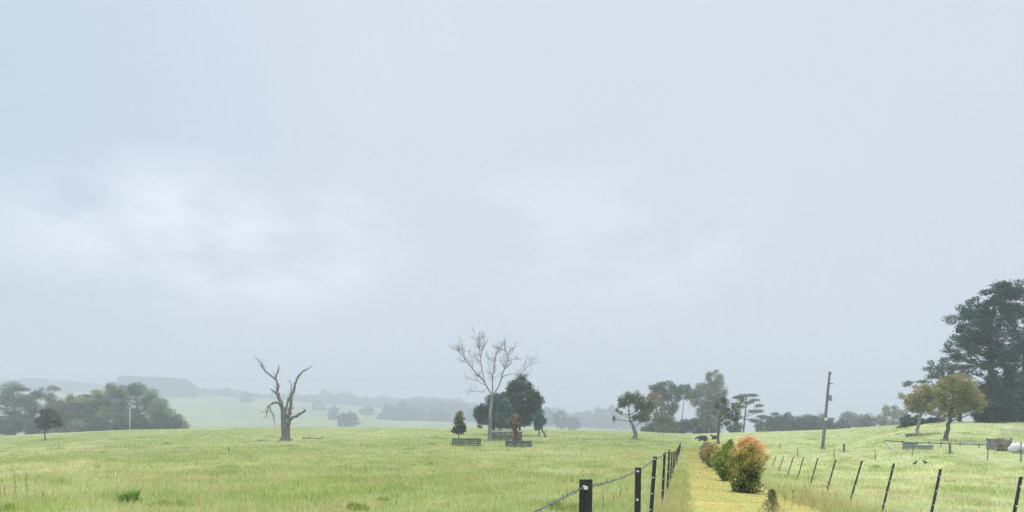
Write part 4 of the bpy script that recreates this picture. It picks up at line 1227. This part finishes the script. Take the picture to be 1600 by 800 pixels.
def weed(name, label, px, py, w, h, n, mat, Yfix=None, leaf=.05, cat='weed', group=None):
    bx, Y, bz = hit(px, py)
    k = Y / F; R = w * k / 2; H = h * k
    a = rng.uniform(0, 6.283, n); r = np.minimum(np.abs(rng.normal(0, .45, n)), .95)
    g_ = rng.integers(0, 5, n); gx = rng.uniform(-.75, .75, 5) * R; gy = rng.uniform(-1, 1, 5) * R; gh = rng.uniform(.5, 1.05, 5)
    r = r * rng.uniform(.6, 1.1, 5)[g_]
    X = bx + gx[g_] + np.cos(a) * r * R * .7; YY = Y + gy[g_] + np.sin(a) * r * R; H = H * gh[g_]
    m = MB(); lump = .55 + .45 * vnoise(X * 1., YY, 2.5, 5)
    blades(m, X, YY, H * np.clip(1.15 - .6 * r, .25, 2) * rng.uniform(.5, 1.1, n) * lump, leaf * rng.uniform(.6, 1.3, n), .5, np.clip(rng.normal(.5, .25, n), 0, 1))
    tag(m.build(name, M[mat], None, (bx, Y, bz)), label, cat, group)


GW = 'lush weed clumps in the near grass'
weed('weed_clump', 'bright green weed clump in the lower left foreground grass', 200, 786, 34, 26, 900, 'weed', leaf=.022, group=GW)
weed('weed_clump', 'wide green weed patch right of the clump in the lower left foreground', 262, 790, 64, 15, 900, 'weed', leaf=.022, group=GW)
weed('weed_clump', 'yellow green grass tussock low in the foreground left of centre', 560, 797, 44, 22, 800, 'weed_olive', leaf=.018, group=GW)
weed('weed_clump', 'small dark tussock right of the yellow green tussock', 598, 783, 20, 12, 400, 'weed_olive', leaf=.02, group=GW)
weed('weed_clump', 'olive tussock at the bottom edge far left', 10, 797, 30, 16, 500, 'weed_olive', leaf=.02, group=GW)
weed('weed_clump', 'lush grass tussock beside the nearest black post', 880, 797, 46, 24, 900, 'weed_olive', leaf=.018, group=GW)
weed('weed_clump', 'olive tussock in the middle of the left paddock below the dead tree', 154, 731, 12, 6, 160, 'weed_olive', leaf=.05, group=GW)
weed('weed_clump', 'flat green tussock in the right paddock beyond the leaning posts', 1485, 754, 30, 6, 300, 'weed_olive', leaf=.04, group=GW)


def stalks(label, spots, group):
    for x, yb, h in spots:
        X, Y, Z = hit(x, min(yb, 799)); k = Y / F; H = h * k
        m = MB(); u = rng.uniform(0, 1)
        e = np.array([X + rng.normal(0, .06), Y + rng.normal(0, .05), Z + H])
        c = curve((X, Y, Z - .03), e, .05, 7); m.tube(c, np.linspace(.0055, .003, 7), 5, rnd=u)
        for j in range(9):      # side sprays of seed heads
            t = rng.uniform(.5, 1); i = min(int(t * 6), 5); p = c[i] * (1 - (t * 6 - i)) + c[i + 1] * (t * 6 - i)
            d = rng.normal(0, .022, 3) + np.array([0, 0, .05])
            m.tube([p, p + d * .6, p + d], [.003, .0075, .002], 4, rnd=rng.uniform(0, 1))
        tag(m.build('dry_stalk', M['stalk'], None, (X, Y, Z)), label, 'dry weed', group)


stalks('brown dry dock stalk standing in the bottom left corner of the grass', [(14, 799, 52), (30, 799, 66), (42, 799, 58), (56, 780, 44), (4, 795, 40), (66, 799, 30), (22, 790, 36)], 'dry stalks in the bottom left corner')
stalks('thin dry stalk standing in rough grass right of the sapling', [(1236, 799, 34), (1248, 795, 30), (1258, 799, 40), (1269, 799, 60), (1282, 790, 30), (1296, 788, 34), (1226, 799, 24), (1310, 795, 26)], 'dry stalks right of the sapling')
stalks('thin dry stalk between the two nearest black posts', [(940, 799, 30), (955, 795, 24), (968, 799, 34), (978, 790, 26)], 'dry stalks among the nearest posts')


# ------------------------------------------------------------------ farm clutter on the right
def pen():
    x0, y0, z0 = hit(1384, 690)
    root = thing('netting_screen', 'long low dark green netting screen behind the grassy bank, in front of the golden trees', 'screen', (x0, y0, z0))
    o = np.array((x0, y0, z0))
    pts = []
    for x, y in ((1384, 690), (1410, 692), (1434, 694), (1452, 694), (1470, 695), (1500, 696), (1530, 697), (1562, 697)):
        X, Y, Z = hit(x, y + 3); pts.append(np.array((X, Y, Z)))
    for p in pts:
        m = MB(); m.tube([p - o + (0, 0, -.2), p - o + (0, 0, .5)], .04, 6); m.build('post', M['timber'], root)
    m = MB()
    for a, b_ in zip(pts[:-1], pts[1:]):
        d = b_ - a; ln = np.linalg.norm(d[:2]); c = (a + b_) / 2 - o
        n = np.array([-d[1], d[0], 0]) / ln * .012
        V = []
        for t in np.linspace(0, 1, 7):
            q = a + d * t - o; s = -.03 * math.sin(t * math.pi)
            for zz, e in ((.28, 0), (.39 + s, .0)):
                V += [q + (0, 0, zz) - n, q + (0, 0, zz) + n]
        V = np.array(V); fs = []
        for i in range(6):
            b0 = i * 4; fs += [(b0, b0 + 4, b0 + 6, b0 + 2), (b0 + 1, b0 + 3, b0 + 7, b0 + 5), (b0 + 2, b0 + 6, b0 + 7, b0 + 3), (b0, b0 + 1, b0 + 5, b0 + 4)]
        m.add(V, np.array(fs))
    m.build('netting', M['teal'], root)
    # blue-grey trough
    X, Y, Z = hit(1444, 702); k = Y / F
    t = thing('water_trough', 'blue grey galvanised water trough beside the netting screen', 'trough', (X, Y, Z))
    w, d, h = 22 * k, .8, 6.5 * k
    m = MB(); m.box((0, d / 2, h / 2), (w, .03, h), 0); m.box((0, -d / 2, h / 2), (w, .03, h)); m.box((-w / 2, 0, h / 2), (.03, d - .04, h)); m.box((w / 2, 0, h / 2), (.03, d - .04, h)); m.box((0, 0, .06), (w - .04, d - .04, .04)); m.build('trough_body', M['tankgrey'], t)
    m = MB(); m.tube([(-w / 2, -d / 2, h), (w / 2, -d / 2, h)], .035, 6); m.tube([(-w / 2, d / 2, h), (w / 2, d / 2, h)], .035, 6); m.build('rim', M['steel'], t, None, True)
    X, Y, Z = hit(1422, 702)
    t = thing('water_tank', 'low dull green grey tank left of the water trough', 'tank', (X, Y, Z))
    m = MB(); r = 11 * Y / F; h = 9 * Y / F; zs = np.linspace(-.05, h, 8); m.tube([(0, 0, z) for z in zs], r * (1 + .015 * (np.arange(8) % 2)), 20); m.build('tank_body', M['tankgrey'], t, None, True)
    m = MB(); m.tube([(0, 0, h), (0, 0, h + .05), (0, 0, h + .12)], [r * 1.03, r * 1.02, .1], 20); m.build('tank_lid', M['bush'] if False else M['teal'], t, None, True)
    # pale pole leaning
    X, Y, Z = hit(1400, 706)
    a = np.array((X, Y, Z)); k = Y / F
    X2, Y2, Z2 = hit(1384, 692)
    m = MB(); m.tube(np.array([a + (0, 0, .04), (a + np.array((X2, Y2, Z2))) / 2 + (0, 0, .05), np.array((X2, Y2, Z2)) + (0, 0, .25)]), .05, 7)
    tag(m.build('pale_rail', M['timber_pale'], None, a, True), 'pale timber rail lying aslant on the grass left of the tank', 'rail')


pen()


def iron_stack():
    X, Y, Z = hit(1562, 703); k = Y / F
    root = thing('sheet_iron_fence', 'ragged panel of rusty grey sheet iron near the right edge', 'fence', (X, Y, Z))
    w = 38 * k; h = 18 * k
    for j in range(4):
        m = MB(); n = 13; ww = w / 4
        x = np.linspace(-w / 2 + j * ww, -w / 2 + (j + 1) * ww - .015, n); y = .03 * np.sin(np.arange(n) * math.pi / 1.0 + .8) + j * .01
        hh = h * (1 - .05 * j + rng.uniform(-.05, .04))
        V = np.concatenate([np.stack([x, y, np.full(n, -.05)], 1), np.stack([x, y + .03, np.full(n, hh) + rng.normal(0, .015, n)], 1)])
        V = np.concatenate([V, V + np.array([0, .006, 0])])
        i = np.arange(n - 1); q = 2 * n
        m.add(V, [np.stack([i, i + 1, i + n + 1, i + n], 1), np.stack([i + q, i + q + n, i + q + n + 1, i + q + 1], 1), np.stack([i + n, i + n + 1, i + n + 1 + q, i + n + q], 1)])
        m.build('iron_sheet', M['sheet'], root)
    for a in (-w / 2, 0, w / 2):
        m = MB(); m.tube([(a, .1, -.2), (a, .1, h * 1.05)], .05, 6); m.build('post', M['timber'], root)
    m = MB(); m.tube([(-w / 2, .1, h * .95), (w / 2 + .1, .1, h * .97)], .035, 6); m.build('rail', M['timber'], root)
    # white wrapped bales
    for x, yb, r, lab in ((1588, 709, 8.5, 'white plastic wrapped bale, left of the two at the right edge'), (1606, 710, 9, 'white plastic wrapped bale cut by the right edge of the picture')):
        X, Y, Z = hit(x, yb); k = Y / F; R = r * k
        t = thing('wrapped_bale', lab, 'hay bale', (X, Y, Z), 'white wrapped bales')
        m = MB(); ys = np.array([-.62, -.6, -.5, -.2, .2, .5, .6, .62]); rr = np.array([.3, .75, .97, 1.03, 1.02, .96, .75, .3]) * R
        P = np.stack([ys * .25, ys * R * 2, np.full(8, R * .93)], 1); m.tube(P, rr, 18); m.v[0] += rng.normal(0, .045, m.v[0].shape); m.build('wrap', M['bale'], t, None, True)
        m = MB(); m.tube(P[2:4] * 1.0 + (0, 0, 0), rr[2:4] * 1.012, 18, cap=False); m.build('wrap_band', M['steel'], t, None, True)
    X, Y, Z = hit(1574, 704)
    simple_tree('bush', 'scruffy brown weed bush in front of the sheet iron panel', 'bush', 1556, 1580, 693, 706, Y - 1.2, 'rust', 8, bole=.03, shape='round', limbs=False, leaf=.11)
    # pipe gate behind
    X, Y, Z = hit(1590, 686); k = Y / F
    root = thing('pipe_gate', 'grey pipe gate standing behind the wrapped bales at the right edge', 'gate', (X, Y, Z))
    w = 46 * k; h = 9 * k + .5
    m = MB(); m.tube([(-w / 2, 0, -.1), (-w / 2, 0, h), (w / 2, 0, h), (w / 2, 0, -.1)], .04, 6); m.build('gate_frame', M['steel'], root, None, True)
    for z in (.3, .55, .8):
        m = MB(); m.tube([(-w / 2, 0, h * z), (w / 2, 0, h * z)], .025, 6); m.build('gate_bar', M['steel'], root, None, True)


iron_stack()


# ------------------------------------------------------------------ cattle and birds
def skin_mesh(name, V, E, R, mat, parent, sub=1, rootv=0):
    me = bpy.data.meshes.new(name); me.from_pydata(V, E, []); me.materials.append(mat)
    o = bpy.data.objects.new(name, me); COL.objects.link(o); o.parent = parent
    md = o.modifiers.new('skin', 'SKIN'); md.use_smooth_shade = True
    lay = me.skin_vertices[0] if len(me.skin_vertices) else None
    if lay is None:
        bpy.context.view_layer.objects.active = o
        lay = me.skin_vertices[0]
    for i, r in enumerate(R):
        lay.data[i].radius = r if hasattr(r, '__len__') else (r, r)
        lay.data[i].use_root = (i == rootv)
    s = o.modifiers.new('sub', 'SUBSURF'); s.levels = sub; s.render_levels = sub
    return o


def cow(label, px, py, facing, scale, head_up, Y=None):
    """a cow lying in the grass, legs folded under; x axis = forward"""
    X, Yd, Z = hit(px, py)
    root = thing('cow', label, 'cow', (X, Yd, Z), 'black cattle resting in the paddock')
    root.rotation_euler = (0, 0, facing); root.scale = (scale,) * 3
    V = [(-.75, 0, .62), (-.45, 0, .60), (0, 0, .58), (.4, 0, .62), (.68, 0, .74), (.92, 0, .92 if head_up else .70), (1.12, 0, 1.10 if head_up else .62), (1.30, 0, 1.06 if head_up else .50), (1.46, 0, .96 if head_up else .36),
         (-.62, .28, .42), (-.25, .46, .22), (-.62, .52, .10), (-.25, .56, .07), (-.62, -.28, .42), (-.25, -.46, .22), (-.62, -.52, .10), (-.25, -.56, .07),
         (.42, .26, .36), (.72, .34, .12), (.42, .36, .07), (.42, -.26, .36), (.72, -.34, .12), (.42, -.36, .07),
         (-.93, 0, .60), (-1.02, .08, .36), (-1.0, .1, .12)]
    R = [(.33, .38), (.40, .46), (.42, .50), (.38, .46), (.27, .34), (.19, .22), (.15, .17), (.115, .12), (.085, .08),
         .24, .15, .075, .05, .24, .15, .075, .05, .16, .10, .055, .16, .10, .055, .06, .035, .04]
    E = [(0, 1), (1, 2), (2, 3), (3, 4), (4, 5), (5, 6), (6, 7), (7, 8), (1, 9), (9, 10), (10, 11), (11, 12), (1, 13), (13, 14), (14, 15), (15, 16), (3, 17), (17, 18), (18, 19), (3, 20), (20, 21), (21, 22), (0, 23), (23, 24), (24, 25)]
    skin_mesh('body', V, E, R, M['cow'], root, 1, 2)
    hx, hz = (1.10, 1.16) if head_up else (1.08, .70)
    for s in (-1, 1):
        m = MB(); m.tube([(hx, s * .10, hz), (hx - .04, s * .22, hz + .03), (hx - .05, s * .33, hz - .02)], [.04, .07, .012], 7); m.build('ear', M['cow'], root, None, True)
        m = MB(); m.tube([(1.235, s * .095, (1.1 if head_up else .57)), (1.245, s * .118, (1.1 if head_up else .57))], [.02, .012], 6); m.build('eye', M['bird'], root, None, True)


cow('black cow lying broadside in the grass left of the slender gum', 1098, 689.5, math.pi, .98, False)
cow('black cow half hidden behind the trunk of the slender gum', 1117.5, 687.5, 2.2, .85, True)


def bird(label, px, py, facing):
    X, Y, Z = hit(px, py)
    root = thing('bird', label, 'bird', (X, Y, Z), 'dark birds on the grassy bank')
    root.rotation_euler = (0, 0, facing); root.scale = (1.0,) * 3
    V = [(-.12, 0, .15), (-.02, 0, .16), (.08, 0, .21), (.13, 0, .28), (.16, 0, .31), (.22, 0, .30), (-.30, 0, .10), (0, .03, .08), (0, .035, .0), (.04, .035, 0), (0, -.03, .08), (0, -.035, .0), (.04, -.035, 0)]
    R = [.05, .075, .07, .042, .042, .01, .02, .016, .008, .006, .016, .008, .006]
    E = [(0, 1), (1, 2), (2, 3), (3, 4), (4, 5), (0, 6), (1, 7), (7, 8), (8, 9), (1, 10), (10, 11), (11, 12)]
    skin_mesh('body', V, E, R, M['bird'], root, 1, 1)
    m = MB(); m.tube([(.19, 0, .305), (.25, 0, .292)], [.014, .003], 6); m.build('beak', M['horn'], root, None, True)


bird('dark bird crouched on the grass in front of the bank, left of two', 1430, 727, .4)
bird('dark upright bird in front of the bank, right of two', 1445.5, 726, 2.0)

# small stake in left paddock
X, Y, Z = hit(357, 707); m = MB(); m.tube([(X, Y, Z - .2), (X + .02, Y, Z + .45), (X + .01, Y, Z + .62)], [.05, .045, .04], 7)
tag(m.build('wooden_stake', M['bark'], None, (X, Y, Z), True), 'lone short dark stake in the left paddock before the dead tree', 'stake')


# ------------------------------------------------------------------ haze
def haze():
    m, nt, out = new_mat('morning_haze')
    v = nt.nodes.new('ShaderNodeVolumePrincipled')
    v.inputs['Color'].default_value = (.530, .562, .628, 1)
    v.inputs['Density'].default_value = .00095
    v.inputs['Anisotropy'].default_value = 0.0
    L(nt, v.outputs[0], out.inputs['Volume'])
    mb = MB(); mb.box((0, 2050, 85), (10600, 4400, 260))
    o = mb.build('haze', m)
    tag(o, 'pale even morning haze filling the air over the paddocks', 'haze', kind='stuff')


haze()

# ------------------------------------------------------------------ sky, sun, camera
SUN_EL, SUN_AZ = math.radians(58), math.radians(-40)
w = bpy.data.worlds.new('World'); scene.world = w; w.use_nodes = True
nt = w.node_tree
for n in list(nt.nodes): nt.nodes.remove(n)
out = nt.nodes.new('ShaderNodeOutputWorld'); bg = nt.nodes.new('ShaderNodeBackground')
sky = nt.nodes.new('ShaderNodeTexSky'); sky.sky_type = 'NISHITA'; sky.sun_disc = False
sky.sun_elevation = SUN_EL; sky.sun_rotation = SUN_AZ; sky.dust_density = 3
tc = nt.nodes.new('ShaderNodeTexCoord'); D = tc.outputs['Generated']
sep = nt.nodes.new('ShaderNodeSeparateXYZ'); L(nt, D, sep.inputs[0])
mp = nt.nodes.new('ShaderNodeMapping'); mp.inputs['Scale'].default_value = (1, 1, 2.0); mp.inputs['Location'].default_value = (3.1, 1.7, .6); L(nt, D, mp.inputs[0])
# overcast layer: soft folds in the cloud sheet
f1 = noise(nt, mp.outputs[0], 1.6, 4, .5); f2 = noise(nt, mp.outputs[0], 4.2, 5, .55)
fold = math_n(nt, 'ADD', math_n(nt, 'MULTIPLY', f1, .65), math_n(nt, 'MULTIPLY', f2, .35))
cloud = ramp(nt, fold, [(.34, (6.15, 6.8, 7.6)), (.49, (6.6, 6.95, 7.75)), (.64, (6.85, 7.1, 8.0))])
# heavier blue grey fold up on the left, and a long thin tear low on the left
def near_dir(t, lo, hi, zs):
    v = nt.nodes.new('ShaderNodeVectorMath'); v.operation = 'MULTIPLY'; L(nt, D, v.inputs[0]); v.inputs[1].default_value = (1, 1, zs)
    n = nt.nodes.new('ShaderNodeVectorMath'); n.operation = 'NORMALIZE'; L(nt, v.outputs[0], n.inputs[0])
    d = nt.nodes.new('ShaderNodeVectorMath'); d.operation = 'DOT_PRODUCT'; L(nt, n.outputs[0], d.inputs[0])
    t = np.array(t, float) * np.array([1, 1, zs]); t /= np.linalg.norm(t); d.inputs[1].default_value = tuple(t)
    return ramp(nt, d.outputs['Value'], [(lo, 0), (hi, 1)])
heavy = math_n(nt, 'MULTIPLY', near_dir((-.95, 1, .50), .88, .985, 1.5), math_n(nt, 'ADD', math_n(nt, 'MULTIPLY', f2, .5), .55, clamp=True))
cloud = mix(nt, math_n(nt, 'MULTIPLY', heavy, .9, clamp=True), cloud, (4.2, 5.65, 6.7))
tear = math_n(nt, 'MULTIPLY', near_dir((-.38, 1, .245), .978, .999, 3.2), ramp(nt, noise(nt, mp.outputs[0], 6.5, 6, .55), [(.40, .1), (.60, 1)]))
cloud = mix(nt, math_n(nt, 'MULTIPLY', tear, .8), cloud, (11.2, 11.3, 11.7))
tear2 = math_n(nt, 'MULTIPLY', near_dir((.10, 1, .235), .975, .998, 2.6), ramp(nt, f2, [(.44, 0), (.56, 1)]))
cloud = mix(nt, math_n(nt, 'MULTIPLY', tear2, .5), cloud, (9.4, 9.7, 10.6))
# the cloud sheet is brighter overhead
zen = nt.nodes.new('ShaderNodeMapRange'); zen.inputs['From Min'].default_value = .50; zen.inputs['From Max'].default_value = .95
zen.inputs['To Min'].default_value = 1; zen.inputs['To Max'].default_value = 7.0; L(nt, sep.outputs['Z'], zen.inputs['Value'])
sc_ = nt.nodes.new('ShaderNodeVectorMath'); sc_.operation = 'SCALE'; L(nt, cloud, sc_.inputs[0]); L(nt, zen.outputs[0], sc_.inputs['Scale'])
col = mix(nt, .9, sky.outputs[0], sc_.outputs[0])
L(nt, col, bg.inputs['Color']); bg.inputs['Strength'].default_value = .1
L(nt, bg.outputs[0], out.inputs['Surface'])

sl = bpy.data.lights.new('overcast_sun', 'SUN'); sl.energy = 1.5; sl.angle = math.radians(25); sl.color = (1, .96, .9)
so = bpy.data.objects.new('overcast_sun', sl); COL.objects.link(so)
so.rotation_euler = (math.radians(90) - SUN_EL, 0, math.radians(180) - SUN_AZ)

cam = bpy.data.cameras.new('camera'); co = bpy.data.objects.new('camera', cam); COL.objects.link(co)
co.location = (0, 0, CZ); co.rotation_euler = (math.radians(90), 0, 0)
cam.sensor_width = 36; cam.lens = F / 1600 * 36; cam.shift_y = (YH - 400) / 1600
cam.clip_start = .05; cam.clip_end = 12000
scene.camera = co
scene.view_settings.view_transform = 'Standard'; scene.view_settings.look = 'None'
scene.view_settings.exposure = .17; scene.view_settings.gamma = 1; scene.view_settings.use_curve_mapping = False
scene.render.engine = 'CYCLES'
cy = scene.cycles
cy.max_bounces = 6; cy.diffuse_bounces = 3; cy.volume_bounces = 3; cy.glossy_bounces = 2; cy.transmission_bounces = 3
cy.use_denoising = True
cy.caustics_reflective = False; cy.caustics_refractive = False
